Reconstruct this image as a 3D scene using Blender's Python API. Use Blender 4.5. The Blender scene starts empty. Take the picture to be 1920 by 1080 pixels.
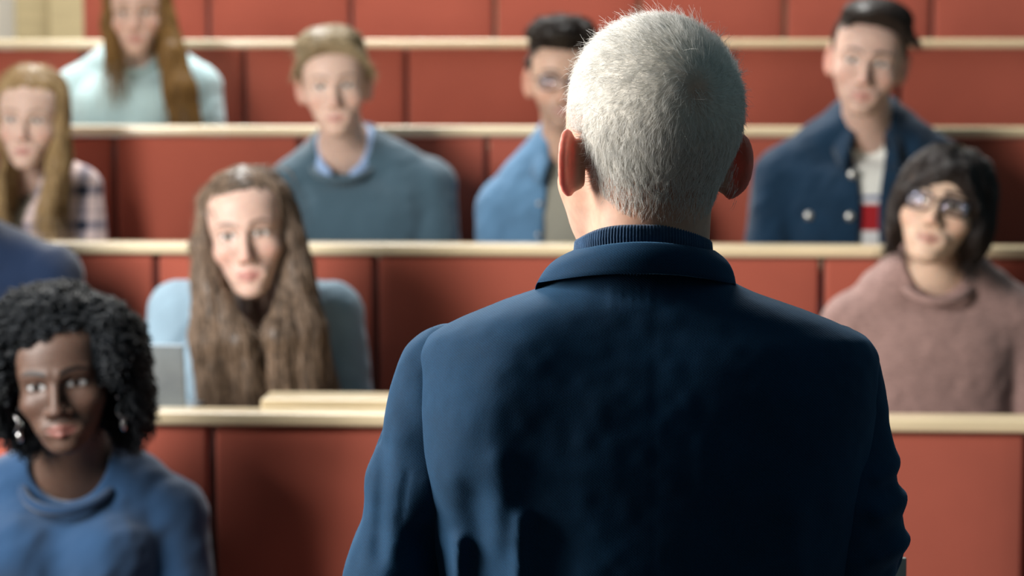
import bpy, bmesh, math, random
import numpy as np
from mathutils import Vector, Matrix
sc = bpy.context.scene
COL = sc.collection
rng = np.random.default_rng(7)
random.seed(7)
f32 = np.float32
PI = math.pi

# ------------------------------------------------------------------ camera
FPX = 4533.0
HC = 1.72
PITCH = math.atan(440 / FPX)
YAW = math.radians(3.5)
CAMROT = Matrix.Rotation(YAW, 3, 'Z') @ Matrix.Rotation(PI / 2 - PITCH, 3, 'X')
CAMPOS = Vector((0, 0, HC))
def W(px, py, Y):
    """the point of the place at distance Y (world y) seen along one line of sight of the photograph"""
    d = CAMROT @ Vector(((px - 960) / FPX, (540 - py) / FPX, -1))
    return CAMPOS + d * (Y / d.y)

# ------------------------------------------------------------------ materials
def lin(r, g, b):
    def c(v):
        v = v / 255.0
        return v / 12.92 if v <= .04045 else ((v + .055) / 1.055) ** 2.4
    return (c(r), c(g), c(b))

class NT:
    def __init__(s, name):
        s.m = bpy.data.materials.new(name); s.m.use_nodes = True
        s.t = s.m.node_tree; s.n = s.t.nodes; s.b = s.n['Principled BSDF']
    def add(s, kind, **kw):
        nd = s.n.new('ShaderNode' + kind)
        for k, v in kw.items(): setattr(nd, k, v)
        return nd
    def link(s, a, b): s.t.links.new(a, b)
    def math(s, op, a, b=None):
        nd = s.add('Math', operation=op)
        for i, v in enumerate((a, b)):
            if v is None: continue
            if isinstance(v, (int, float)): nd.inputs[i].default_value = v
            else: s.link(v, nd.inputs[i])
        return nd.outputs[0]
    def obj(s, scale=(1, 1, 1), rot=(0, 0, 0)):
        tc = s.add('TexCoord'); mp = s.add('Mapping')
        mp.inputs['Scale'].default_value = scale; mp.inputs['Rotation'].default_value = rot
        s.link(tc.outputs['Object'], mp.inputs['Vector'])
        return mp.outputs['Vector']
    def noise(s, vec, scale, detail=3, rough=.5):
        nd = s.add('TexNoise'); nd.inputs['Scale'].default_value = scale
        nd.inputs['Detail'].default_value = detail; nd.inputs['Roughness'].default_value = rough
        s.link(vec, nd.inputs['Vector']); return nd.outputs['Fac']
    def ramp(s, fac, stops):
        nd = s.add('ValToRGB'); e = nd.color_ramp.elements
        while len(e) < len(stops): e.new(.5)
        for el, (p, c) in zip(e, stops):
            el.position = p; el.color = (*c, 1)
        s.link(fac, nd.inputs['Fac']); return nd.outputs['Color']
    def mix(s, fac, a, b, mode='MIX'):
        nd = s.add('Mix', data_type='RGBA', blend_type=mode)
        for i, v in ((0, fac), (6, a), (7, b)):
            if isinstance(v, (int, float)): nd.inputs[i].default_value = v
            elif isinstance(v, tuple): nd.inputs[i].default_value = (*v, 1)
            else: s.link(v, nd.inputs[i])
        return nd.outputs[2]
    def bump(s, h, strength, dist=.002):
        nd = s.add('Bump'); nd.inputs['Strength'].default_value = strength; nd.inputs['Distance'].default_value = dist
        s.link(h, nd.inputs['Height']); s.link(nd.outputs[0], s.b.inputs['Normal'])
    def set(s, **kw):
        for k, v in kw.items():
            s.b.inputs[k.replace('_', ' ')].default_value = (*v, 1) if isinstance(v, tuple) and len(v) == 3 and 'Radius' not in k else v
        return s

def fabric(name, c, var=.25, grain=900, rough=.9, sheen=.15, bump=.25, blotch=9, attr=None, stretch=(1, 1, 1)):
    t = NT(name); v = t.obj(stretch)
    n1 = t.noise(v, blotch, 4); n2 = t.noise(v, grain, 2)
    f = t.math('ADD', t.math('MULTIPLY', n1, .6), t.math('MULTIPLY', n2, .4))
    lo = tuple(x * (1 - var) for x in c); hi = tuple(min(1, x * (1 + var)) for x in c)
    col = t.ramp(f, [(.3, lo), (.7, hi)])
    if attr:
        at = t.add('Attribute', attribute_name=attr)
        gr = t.ramp(f, [(.3, (1 - var,) * 3), (.7, (1 + var,) * 3)])
        col = t.mix(1.0, at.outputs['Color'], gr, 'MULTIPLY')
    t.link(col, t.b.inputs['Base Color'])
    t.set(Roughness=rough, Sheen_Weight=sheen, Sheen_Roughness=.5)
    t.b.inputs['Specular IOR Level'].default_value = .2
    t.bump(n2, bump, .001)
    return t.m

def skin_mat():
    t = NT('skin')
    at = t.add('Attribute', attribute_name='Col')
    v = t.obj()
    n = t.noise(v, 90, 4); n2 = t.noise(v, 1400, 2)
    g = t.ramp(n, [(.3, (.9, .88, .88)), (.7, (1.06, 1.06, 1.05))])
    t.link(t.mix(1.0, at.outputs['Color'], g, 'MULTIPLY'), t.b.inputs['Base Color'])
    t.set(Roughness=.48, Subsurface_Weight=.3, Subsurface_Scale=.010)
    t.b.inputs['Subsurface Radius'].default_value = (1, .35, .2)
    t.b.inputs['Specular IOR Level'].default_value = .28
    t.bump(n2, .12, .0006)
    return t.m

def hair_mat(name, dark, light, rough=.45, spec=.35):
    t = NT(name)
    hi = t.add('HairInfo')
    v = t.obj((1, 1, .12)); n = t.noise(v, 220, 3)
    f = t.math('ADD', t.math('MULTIPLY', hi.outputs['Random'], .5), t.math('MULTIPLY', n, .6))
    t.link(t.ramp(f, [(.2, dark), (.85, light)]), t.b.inputs['Base Color'])
    t.set(Roughness=rough); t.b.inputs['Specular IOR Level'].default_value = spec
    return t.m

def simple(name, c, rough=.5, metal=0, spec=.5, var=.06, scale=40):
    t = NT(name); v = t.obj()
    n = t.noise(v, scale, 3)
    t.link(t.ramp(n, [(.3, tuple(x * (1 - var) for x in c)), (.7, tuple(min(1, x * (1 + var)) for x in c))]), t.b.inputs['Base Color'])
    t.set(Roughness=rough, Metallic=metal); t.b.inputs['Specular IOR Level'].default_value = spec
    return t.m

# ------------------------------------------------------------------ objects
def tag(o, label=None, cat=None, group=None, kind=None):
    if label: o['label'] = label
    if cat: o['category'] = cat
    if group: o['group'] = group
    if kind: o['kind'] = kind
    return o

def link(o, parent=None):
    COL.objects.link(o)
    if parent is not None: o.parent = parent
    return o

def empty(name, loc):
    o = bpy.data.objects.new(name, None); o.location = loc; o.empty_display_size = .1
    return link(o)

def mesh_obj(name, V, Q, mat, parent=None, base=(0, 0, 0), col=None, smooth=True):
    """one mesh object from vertices (n,3) and quads (m,4), or a list of polygons"""
    me = bpy.data.meshes.new(name)
    V = np.asarray(V, dtype=f32) - np.asarray(base, dtype=f32)
    if isinstance(Q, list):
        me.from_pydata(V.tolist(), [], Q)
    else:
        Q = np.asarray(Q, dtype=np.int32); k = Q.shape[1]
        me.vertices.add(len(V)); me.vertices.foreach_set('co', V.ravel())
        me.loops.add(Q.size); me.loops.foreach_set('vertex_index', Q.ravel())
        me.polygons.add(len(Q)); me.polygons.foreach_set('loop_start', np.arange(len(Q), dtype=np.int32) * k)
    me.update(calc_edges=True); me.validate()
    if smooth: me.shade_smooth()
    if col is not None:
        a = me.color_attributes.new('Col', 'FLOAT_COLOR', 'POINT')
        c4 = np.ones((len(V), 4), dtype=f32); c4[:, :3] = col
        a.data.foreach_set('color', c4.ravel())
    me.materials.append(mat)
    o = bpy.data.objects.new(name, me)
    if parent is None: o.location = base
    return link(o, parent)

def curves_obj(name, P, R, mat, parent, base):
    """strands: P (n,k,3), R (n,k) or scalar taper"""
    n, k, _ = P.shape
    cu = bpy.data.hair_curves.new(name)
    cu.add_curves([k] * n)
    a = cu.attributes.get('position') or cu.attributes.new('position', 'FLOAT_VECTOR', 'POINT')
    a.data.foreach_set('vector', (P - np.asarray(base)).astype(f32).ravel())
    r = cu.attributes.get('radius') or cu.attributes.new('radius', 'FLOAT', 'POINT')
    r.data.foreach_set('value', np.broadcast_to(R, (n, k)).astype(f32).ravel())
    cu.materials.append(mat)
    o = bpy.data.objects.new(name, cu)
    return link(o, parent)

def box(name, lo, hi, mat, parent=None, base=(0, 0, 0), bevel=.004, seg=2, cuts=0, warp=None):
    bm = bmesh.new(); bmesh.ops.create_cube(bm, size=1)
    lo, hi = Vector(lo), Vector(hi)
    for v in bm.verts:
        v.co = Vector([lo[i] + (v.co[i] + .5) * (hi[i] - lo[i]) for i in range(3)])
    if bevel: bmesh.ops.bevel(bm, geom=bm.edges[:], offset=bevel, segments=seg, affect='EDGES', profile=.5)
    if cuts:
        for ax in (0, 2):
            for i in range(1, cuts):
                t = lo[ax] + (hi[ax] - lo[ax]) * i / cuts
                no = Vector((0, 0, 0)); no[ax] = 1; co = Vector((0, 0, 0)); co[ax] = t
                bmesh.ops.bisect_plane(bm, geom=bm.verts[:] + bm.edges[:] + bm.faces[:], plane_co=co, plane_no=no)
    if warp:
        for v in bm.verts: v.co = Vector(warp(v.co))
    b = Vector(base)
    for v in bm.verts: v.co -= b
    me = bpy.data.meshes.new(name); bm.to_mesh(me); bm.free()
    if bevel: me.shade_smooth()
    me.materials.append(mat)
    o = bpy.data.objects.new(name, me)
    if parent is None: o.location = b
    link(o, parent)
    if bevel:
        md = o.modifiers.new('wn', 'WEIGHTED_NORMAL'); md.keep_sharp = False
    return o

def tube(pts, rad, n=8, closed=False):
    """swept tube -> V, Q"""
    P = np.asarray(pts, dtype=float); m = len(P)
    R = np.broadcast_to(np.asarray(rad, dtype=float), (m,))
    T = (np.roll(P, -1, 0) - np.roll(P, 1, 0)) if closed else np.gradient(P, axis=0)
    T /= np.linalg.norm(T, axis=1)[:, None] + 1e-9
    up = np.array([0, 0, 1.]) if abs(T[0][2]) < .9 else np.array([1., 0, 0])
    V = []
    u = np.cross(T[0], up); u /= np.linalg.norm(u)
    for i in range(m):
        u = u - T[i] * u.dot(T[i]); u /= np.linalg.norm(u) + 1e-9
        w = np.cross(T[i], u)
        a = np.arange(n) * 2 * PI / n
        V.append(P[i] + R[i] * (np.cos(a)[:, None] * u + np.sin(a)[:, None] * w))
    V = np.concatenate(V); Q = []
    for i in range(m if closed else m - 1):
        j = (i + 1) % m
        for a in range(n):
            b = (a + 1) % n
            Q.append([i * n + a, j * n + a, j * n + b, i * n + b])
    if not closed:
        Q.append(list(range(n))[::-1]) if False else None
        V = np.concatenate([V, P[:1], P[-1:]]); c0, c1 = m * n, m * n + 1
        for a in range(n):
            b = (a + 1) % n
            Q.append([a, b, c0]); Q.append([(m - 1) * n + b, (m - 1) * n + a, c1])
        Q = [q for q in Q if q]
    return V, Q

def join(parts):
    V = []; Q = []; k = 0
    for v, q in parts:
        V.append(np.asarray(v)); Q += [[i + k for i in f] for f in q]; k += len(v)
    return np.concatenate(V), Q

def sheet(grid_in, grid_out, closed_u=True):
    """a ribbon with thickness: two (m,n,3) grids, u around, v across"""
    A, B = np.asarray(grid_in), np.asarray(grid_out); m, n, _ = A.shape
    V = np.concatenate([A.reshape(-1, 3), B.reshape(-1, 3)]); o = m * n; Q = []
    for i in range(m if closed_u else m - 1):
        j = (i + 1) % m
        for v in range(n - 1):
            a, b, c, d = i * n + v, j * n + v, j * n + v + 1, i * n + v + 1
            Q.append([a, b, c, d]); Q.append([o + d, o + c, o + b, o + a])
        for v in (0, n - 1):
            a, b = i * n + v, j * n + v
            q = [a, o + a, o + b, b]; Q.append(q if v == 0 else q[::-1])
    if not closed_u:
        for i in (0, m - 1):
            for v in range(n - 1):
                a, b = i * n + v, i * n + v + 1
                q = [a, b, o + b, o + a]; Q.append(q if i == 0 else q[::-1])
    return V, np.array(Q)

# ------------------------------------------------------------------ implicit surfaces
def smin(a, b, k):
    h = np.clip(.5 + .5 * (b - a) / k, 0, 1)
    return b + (a - b) * h - k * h * (1 - h)
def smax(a, b, k): return -smin(-a, -b, k)
def ell(x, y, z, c, r):
    X, Y, Z = x - c[0], y - c[1], z - c[2]
    k0 = np.sqrt((X / r[0]) ** 2 + (Y / r[1]) ** 2 + (Z / r[2]) ** 2)
    k1 = np.sqrt((X / r[0] ** 2) ** 2 + (Y / r[1] ** 2) ** 2 + (Z / r[2] ** 2) ** 2) + 1e-9
    return k0 * (k0 - 1) / k1
def cap(x, y, z, a, b, ra, rb=None):
    rb = ra if rb is None else rb
    ba = [b[i] - a[i] for i in range(3)]; L = sum(v * v for v in ba) + 1e-12
    t = np.clip(((x - a[0]) * ba[0] + (y - a[1]) * ba[1] + (z - a[2]) * ba[2]) / L, 0, 1)
    return np.sqrt((x - a[0] - t * ba[0]) ** 2 + (y - a[1] - t * ba[1]) ** 2 + (z - a[2] - t * ba[2]) ** 2) - (ra + (rb - ra) * t)
def pch(xs, ys):
    """smooth interpolation table (cubic Hermite with limited slopes)"""
    xs, ys = np.asarray(xs, float), np.asarray(ys, float)
    o = np.argsort(xs); xs, ys = xs[o], ys[o]
    d = np.diff(ys) / np.diff(xs); m = np.empty_like(ys); m[0], m[-1] = d[0], d[-1]
    m[1:-1] = np.where(d[1:] * d[:-1] > 0, 2 * d[1:] * d[:-1] / (d[1:] + d[:-1] + 1e-12), 0)
    T = np.linspace(xs[0], xs[-1], 400); i = np.clip(np.searchsorted(xs, T) - 1, 0, len(xs) - 2)
    h = xs[i + 1] - xs[i]; t = (T - xs[i]) / h
    Yv = (2 * t ** 3 - 3 * t ** 2 + 1) * ys[i] + (t ** 3 - 2 * t ** 2 + t) * h * m[i] + (-2 * t ** 3 + 3 * t ** 2) * ys[i + 1] + (t ** 3 - t ** 2) * h * m[i + 1]
    return T.astype(f32), Yv.astype(f32)
def loft(x, y, z, zs, a, b, cx, cy, n=2.4, capk=.02):
    def it(v):
        if np.ndim(v) == 0: return v
        T, Yv = pch(zs, v); return np.interp(z, T, Yv).astype(f32)
    A, B, CX, CY = it(a), it(b), it(cx), it(cy)
    X, Y = np.abs(x - CX) / A, np.abs(y - CY) / B
    q = (X ** n + Y ** n + 1e-9) ** (1 / n)
    g = np.sqrt((X / A) ** 2 + (Y / B) ** 2) / (np.sqrt(X * X + Y * Y) + 1e-6) + 1e-6
    d = (q - 1) / g
    return smax(d, np.maximum(z - max(zs), min(zs) - z), capk)
_lat = {}
def vnoise(x, y, z, scale, seed=0):
    """smooth lattice noise in about -1..1"""
    if seed not in _lat: _lat[seed] = np.random.default_rng(seed + 100).uniform(-1, 1, (32, 32, 32)).astype(f32)
    L = _lat[seed]
    def sp(v):
        v = v * scale; i = np.floor(v).astype(np.int32); t = v - i
        return i & 31, (i + 1) & 31, t * t * (3 - 2 * t)
    i0, i1, u = sp(x); j0, j1, v = sp(y); k0, k1, w = sp(z)
    c = lambda a, b: L[a, b, k0] * (1 - w) + L[a, b, k1] * w
    return (c(i0, j0) * (1 - v) + c(i0, j1) * v) * (1 - u) + (c(i1, j0) * (1 - v) + c(i1, j1) * v) * u

def axis(segs):
    """segs: [(start, step), ..., end]"""
    out = []
    for i in range(len(segs) - 1):
        s, st = segs[i]; e = segs[i + 1][0] if isinstance(segs[i + 1], tuple) else segs[i + 1]
        n = max(1, int(round((e - s) / st)))
        out.append(np.linspace(s, e, n, endpoint=False))
    return np.append(np.concatenate(out), segs[-1]).astype(f32)

class Field:
    def __init__(s, xs, ys, zs):
        s.ax = [np.asarray(v, dtype=f32) for v in (xs, ys, zs)]
        s.F = np.full([len(v) for v in s.ax], .3, dtype=f32)
    def region(s, lo, hi):
        sl = []
        for i in range(3):
            a = int(np.searchsorted(s.ax[i], lo[i])); b = int(np.searchsorted(s.ax[i], hi[i]))
            sl.append(slice(a, max(b, a)))
        sl = tuple(sl)
        g = np.meshgrid(*[s.ax[i][sl[i]] for i in range(3)], indexing='ij')
        return sl, g
    def add(s, fn, lo, hi, k=.01, sub=False):
        sl, g = s.region(lo, hi)
        if g[0].size == 0: return
        d = fn(*g).astype(f32)
        s.F[sl] = smax(s.F[sl], -d, k) if sub else smin(s.F[sl], d, k)
    def cap(s, a, b, ra, rb=None, k=.02, pad=.06, sub=False):
        rb = ra if rb is None else rb; m = max(ra, rb) + pad
        lo = [min(a[i], b[i]) - m for i in range(3)]; hi = [max(a[i], b[i]) + m for i in range(3)]
        s.add(lambda x, y, z: cap(x, y, z, a, b, ra, rb), lo, hi, k, sub)
    def ell(s, c, r, k=.02, pad=.05, sub=False):
        s.add(lambda x, y, z: ell(x, y, z, c, r), [c[i] - r[i] - pad for i in range(3)], [c[i] + r[i] + pad for i in range(3)], k, sub)
    def disp(s, fn, lo=None, hi=None):
        lo = lo or [-99] * 3; hi = hi or [99] * 3
        sl, g = s.region(lo, hi)
        if g[0].size: s.F[sl] += fn(*g).astype(f32)
    def mesh(s):
        return nets(s.F, *s.ax)

def nets(F, xs, ys, zs):
    F[0] = F[-1] = .1; F[:, 0] = F[:, -1] = .1; F[:, :, 0] = F[:, :, -1] = .1
    S = F < 0
    cnt = np.zeros([n - 1 for n in F.shape], dtype=np.int8)
    offs = [(a, b, c) for a in (0, 1) for b in (0, 1) for c in (0, 1)]
    sh = F.shape
    for a, b, c in offs: cnt += S[a:sh[0] - 1 + a, b:sh[1] - 1 + b, c:sh[2] - 1 + c]
    act = (cnt > 0) & (cnt < 8)
    i, j, k = np.nonzero(act); M = len(i)
    val = np.stack([F[i + a, j + b, k + c] for a, b, c in offs], 1)
    acc = np.zeros((M, 3)); num = np.zeros(M)
    O = np.array(offs, float)
    for p in range(8):
        for q in range(p + 1, 8):
            if abs(O[p] - O[q]).sum() != 1: continue
            va, vb = val[:, p], val[:, q]; m = (va < 0) != (vb < 0)
            t = va[m] / (va[m] - vb[m])
            acc[m] += O[p] + t[:, None] * (O[q] - O[p]); num[m] += 1
    u = acc / num[:, None]
    V = np.stack([ax[n] + u[:, d] * (ax[n + 1] - ax[n]) for d, (ax, n) in enumerate(((xs, i), (ys, j), (zs, k)))], 1)
    vid = np.full(act.shape, -1, dtype=np.int32); vid[act] = np.arange(M)
    Q = []
    def emit(q, s):
        q = np.stack(q, 1); q[~s] = q[~s][:, ::-1]; Q.append(q)
    ii, jj, kk = np.nonzero(S[:-1, 1:-1, 1:-1] != S[1:, 1:-1, 1:-1]); jj += 1; kk += 1
    emit((vid[ii, jj - 1, kk - 1], vid[ii, jj, kk - 1], vid[ii, jj, kk], vid[ii, jj - 1, kk]), S[ii, jj, kk])
    ii, jj, kk = np.nonzero(S[1:-1, :-1, 1:-1] != S[1:-1, 1:, 1:-1]); ii += 1; kk += 1
    emit((vid[ii - 1, jj, kk - 1], vid[ii - 1, jj, kk], vid[ii, jj, kk], vid[ii, jj, kk - 1]), S[ii, jj, kk])
    ii, jj, kk = np.nonzero(S[1:-1, 1:-1, :-1] != S[1:-1, 1:-1, 1:]); ii += 1; jj += 1
    emit((vid[ii - 1, jj - 1, kk], vid[ii, jj - 1, kk], vid[ii, jj, kk], vid[ii - 1, jj, kk]), S[ii, jj, kk])
    return V, np.concatenate(Q)

def relax(V, Q, it=2, w=.5):
    n = len(V); E = np.concatenate([Q[:, [0, 1]], Q[:, [1, 2]], Q[:, [2, 3]], Q[:, [3, 0]]])
    deg = np.bincount(E[:, 0], minlength=n) + np.bincount(E[:, 1], minlength=n)
    for _ in range(it):
        A = np.zeros_like(V)
        for d in range(3):
            A[:, d] = np.bincount(E[:, 0], V[E[:, 1], d], n) + np.bincount(E[:, 1], V[E[:, 0], d], n)
        V = V + w * (A / np.maximum(deg, 1)[:, None] - V)
    return V

def biggest(V, Q):
    """drop stray islands: keep the largest connected body"""
    n = len(V); lab = np.arange(n)
    for _ in range(400):
        m = lab[Q].min(1); new = lab.copy()
        for c in range(4): np.minimum.at(new, Q[:, c], m)
        new = new[new]
        if (new == lab).all(): break
        lab = new
    big = np.bincount(lab, minlength=n).argmax(); keep = lab == big
    if keep.all(): return V, Q
    mp = np.cumsum(keep) - 1
    return V[keep], mp[Q[keep[Q].all(1)]]
# ------------------------------------------------------------------ heads
FZ = [.075, .05, .02, 0, -.03, -.05, -.065, -.077, -.09, -.10, -.11, -.119, -.124]
FA = [.060, .067, .0675, .067, .0645, .060, .0555, .051, .0445, .039, .031, .021, .008]
FF = [-.076, -.087, -.0915, -.088, -.0885, -.0895, -.091, -.091, -.0885, -.0895, -.088, -.081, -.07]
FBk = [.03, .03, .025, .02, .016, .012, .004, -.004, -.014, -.022, -.034, -.046, -.055]

def head_sdf(x, y, z, o):
    fl = o.get('fl', 1.0); jw = o.get('jw', 1.0); fem = o.get('fem', 0)
    ax = np.abs(x)
    d = ell(x, y, z, (0, .014, .036), (.0755 * o.get('w', 1), .099, .081))
    zf = np.where(z < 0, z / fl, z)
    F, B = np.array(FF), np.array(FBk)
    d = smin(d, loft(x, y, zf, FZ, np.array(FA) * (1 + (jw - 1) * np.interp(FZ, [-.03, .015], [1, 0])), (B - F) / 2, 0., (B + F) / 2, 2.3), .022)
    d = smin(d, ell(ax, y, zf, (.043, -.060, -.034), (.021, .021, .017)), .02)                     # cheekbones
    d = smin(d, cap(ax, y, zf, (.008, -.089, .014), (.046, -.073, .0155), .0085 - .002 * fem, .007), .012)   # brow ridge
    d = smax(d, -ell(ax, y, zf, (.0315, -.098, -.004), (.0165, .0185, .0115)), .010)               # eye sockets
    d = smin(d, ell(ax, y, zf, (.0315, -.0705, -.003), (.0135, .0125, .0125)), .002)               # eyeballs
    d = smin(d, cap(ax, y, zf, (.0175, -.0795, -.005), (.031, -.0835, .0042), .0028), .003)        # lids
    d = smin(d, cap(ax, y, zf, (.031, -.0835, .0042), (.046, -.0755, -.003), .0028), .003)
    d = smin(d, cap(ax, y, zf, (.020, -.0795, -.0085), (.043, -.0765, -.0085), .0025), .004)
    # nose
    nl = o.get('nose', 1.0); nw = o.get('nw', 1.0)
    d = smin(d, cap(x, y, zf, (0, -.0885, .003), (0, -.1085 * nl ** .3, -.040), .0075, .0085), .009)
    d = smin(d, ell(x, y, zf, (0, -.1085 * nl ** .3, -.0435), (.0105 * nw, .010, .0085)), .006)
    d = smin(d, ell(ax, y, zf, (.0115 * nw, -.0965, -.0465), (.0075 * nw, .0095, .0065)), .005)
    d = smax(d, -ell(ax, y, zf, (.0065, -.1035, -.0525), (.0035, .005, .0035)), .002)
    # mouth
    lp = o.get('lip', 1.0)
    d = smin(d, ell(ax, y, zf, (0, -.0880, -.0765), (.034, .0085, .020)), .014)
    d = smin(d, cap(ax, y, zf, (.003, -.0965, -.0720), (.0225, -.0885, -.0745), .0045 * lp, .0025), .004)
    d = smin(d, cap(ax, y, zf, (0, -.0965, -.0825), (.020, -.0885, -.0770), .0055 * lp, .003), .004)
    d = smax(d, -cap(ax, y, zf, (0, -.1035, -.0772), (.026, -.0925, -.0750), .0022, .0010), .003)
    d = smin(d, ell(x, y, zf, (0, -.082, -.106), (.019, .0125, .0125)), .014)                      # chin
    # ears
    er = o.get('ear', 1.0); t = math.radians(o.get('eart', 28))
    ex, ey, ez = ax - o.get('eax', .0705), y - .006, z + .012
    ez = ez - .18 * ey
    u = (ey * math.cos(t) + ex * math.sin(t)) / er; v = ez / er       # in the plane of the ear, u backwards
    w = (-ey * math.sin(t) + ex * math.cos(t)) / er                   # out of that plane
    ue = u - .014
    rr = np.sqrt((ue / .0165) ** 2 + ((v - .002) / .0295) ** 2) + 1e-6
    plate = np.maximum((rr - 1) * .018, np.abs(w - .004) - .0035)
    helix = np.sqrt(((rr - .93) * .019) ** 2 + (w - .0065) ** 2) - .0036
    lobe = ell(u, w, v, (.007, .004, -.026), (.008, .005, .010))
    root = cap(u, w, v, (.0, -.002, .016), (.001, -.002, -.020), .0085)
    e = smin(smin(plate, helix, .004), lobe, .006)
    e = smin(e, root, .006) * er
    d = smin(d, e, .005)
    return d

def sstep(a, b, v):
    t = np.clip((v - a) / (b - a), 0, 1); return t * t * (3 - 2 * t)

def head_color(x, y, z, o):
    fl = o.get('fl', 1.0); zf = np.where(z < 0, z / fl, z); ax = np.abs(x)
    skin = np.array(o['skin']); C = np.tile(skin, (len(x), 1))
    def mixin(m, c):
        nonlocal C
        C = C * (1 - m[:, None]) + np.array(c) * m[:, None]
    front = sstep(-.03, -.06, y)
    red = skin * np.array(o.get('redf', (1.0, .62, .58)))
    bl = np.exp(-(((ax - .045) / .018) ** 2 + ((zf + .04) / .018) ** 2)) + np.exp(-((x / .012) ** 2 + ((zf + .045) / .014) ** 2))
    mixin(np.clip(bl, 0, 1) * front * .35, red)
    if o.get('stubble', 0):
        m = sstep(-.048, -.062, zf) * sstep(.03, -.02, y) * o['stubble'] * sstep(-.165, -.125, zf)
        mixin(m, o.get('stubc', (.11, .075, .06)))
    er = sstep(.072, .079, ax) * sstep(-.03, .0, y) * sstep(.04, .02, z) * sstep(-.06, -.045, z)
    mixin(er * o.get('earred', .5), o.get('earc', tuple(red)))  # ruddy ears, with the glow of light through them put into the colour
    # brows
    zb = .0165 + .0055 * (1 - ((ax - .034) / .022) ** 2) + o.get('browz', 0)
    th = np.interp(ax, [.010, .02, .04, .055], [.0032, .0042, .0034, .0012])
    m = sstep(1.25, .7, np.abs(zf - zb) / th) * sstep(.008, .013, ax) * sstep(.057, .050, ax) * front
    mixin(m * o.get('browm', .85), o.get('brow', (.05, .03, .02)))
    # eyes
    g = o.get('gaze', 0); gx = x - np.sign(x) * .0315
    zz = zf + .003
    r2 = (gx / .0145) ** 2 + (zz / np.where(zz > 0, .0060, .0052)) ** 2
    ey = sstep(1.12, .85, r2) * front
    mixin(sstep(2.5, 1.2, r2) * (zz > -.001) * front * .8, o.get('lash', (.02, .012, .01)))
    mixin(sstep(2.1, 1.2, r2) * (zz <= -.001) * front * .35, o.get('lash', (.02, .012, .01)))
    mixin(ey, o.get('white', (.62, .6, .58)))
    ir = np.sqrt((gx - g) ** 2 + (zz - .0008) ** 2)
    mixin(ey * sstep(.0072, .0058, ir), o.get('iris', (.05, .035, .02)))
    mixin(ey * sstep(.0036, .0026, ir), (.004, .004, .004))
    # lips, nostrils
    lm = (ax / .0245) ** 2 + ((zf + .0772 - 4.5 * ax * ax) / (.0105 * (1 - .25 * (ax / .0235) ** 2 + 1e-6))) ** 2
    mixin(sstep(1.15, .8, lm) * sstep(-.083, -.086, y) * .85, o.get('lipc', tuple(red * .8)))
    mixin(sstep(.0020, .0008, np.abs(zf + .0772 - 3.5 * ax * ax)) * sstep(.024, .02, ax) * sstep(-.083, -.086, y) * .6, tuple(red * .25))
    nm = ((ax - .0065) / .004) ** 2 + ((zf + .0515) / .003) ** 2
    mixin(sstep(1.3, .7, nm) * sstep(-.09, -.094, y) * .7, tuple(skin * .2))
    return C

class Frame:
    """the head's own frame: x to its left, -y the way it faces, z up"""
    def __init__(s, c, yaw=0, pitch=0, roll=0, hs=1.0):
        s.c = np.array(c, float); s.hs = hs
        s.R = np.array(Matrix.Rotation(math.radians(roll), 3, 'Y') @ Matrix.Rotation(math.radians(yaw), 3, 'Z') @ Matrix.Rotation(math.radians(pitch), 3, 'X'))
    def w(s, p): return np.asarray(p, float) * s.hs @ s.R.T + s.c
    def l(s, X, Y, Z):
        d = (X - s.c[0], Y - s.c[1], Z - s.c[2])
        return [sum(d[i] * f32(s.R[i, j]) for i in range(3)) / f32(s.hs) for j in range(3)]

def face_frame(eye_px, Y, yaw, pitch, roll, hs):
    f = Frame((0, 0, 0), yaw, pitch, roll, hs)
    off = f.w((0, -.084, -.003)); p = np.array(W(eye_px[0], eye_px[1], Y + off[1]))
    f.c = p - off
    return f

# ------------------------------------------------------------------ bodies
class Body:
    pass
def V3(p): return np.array(p, float)

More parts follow.
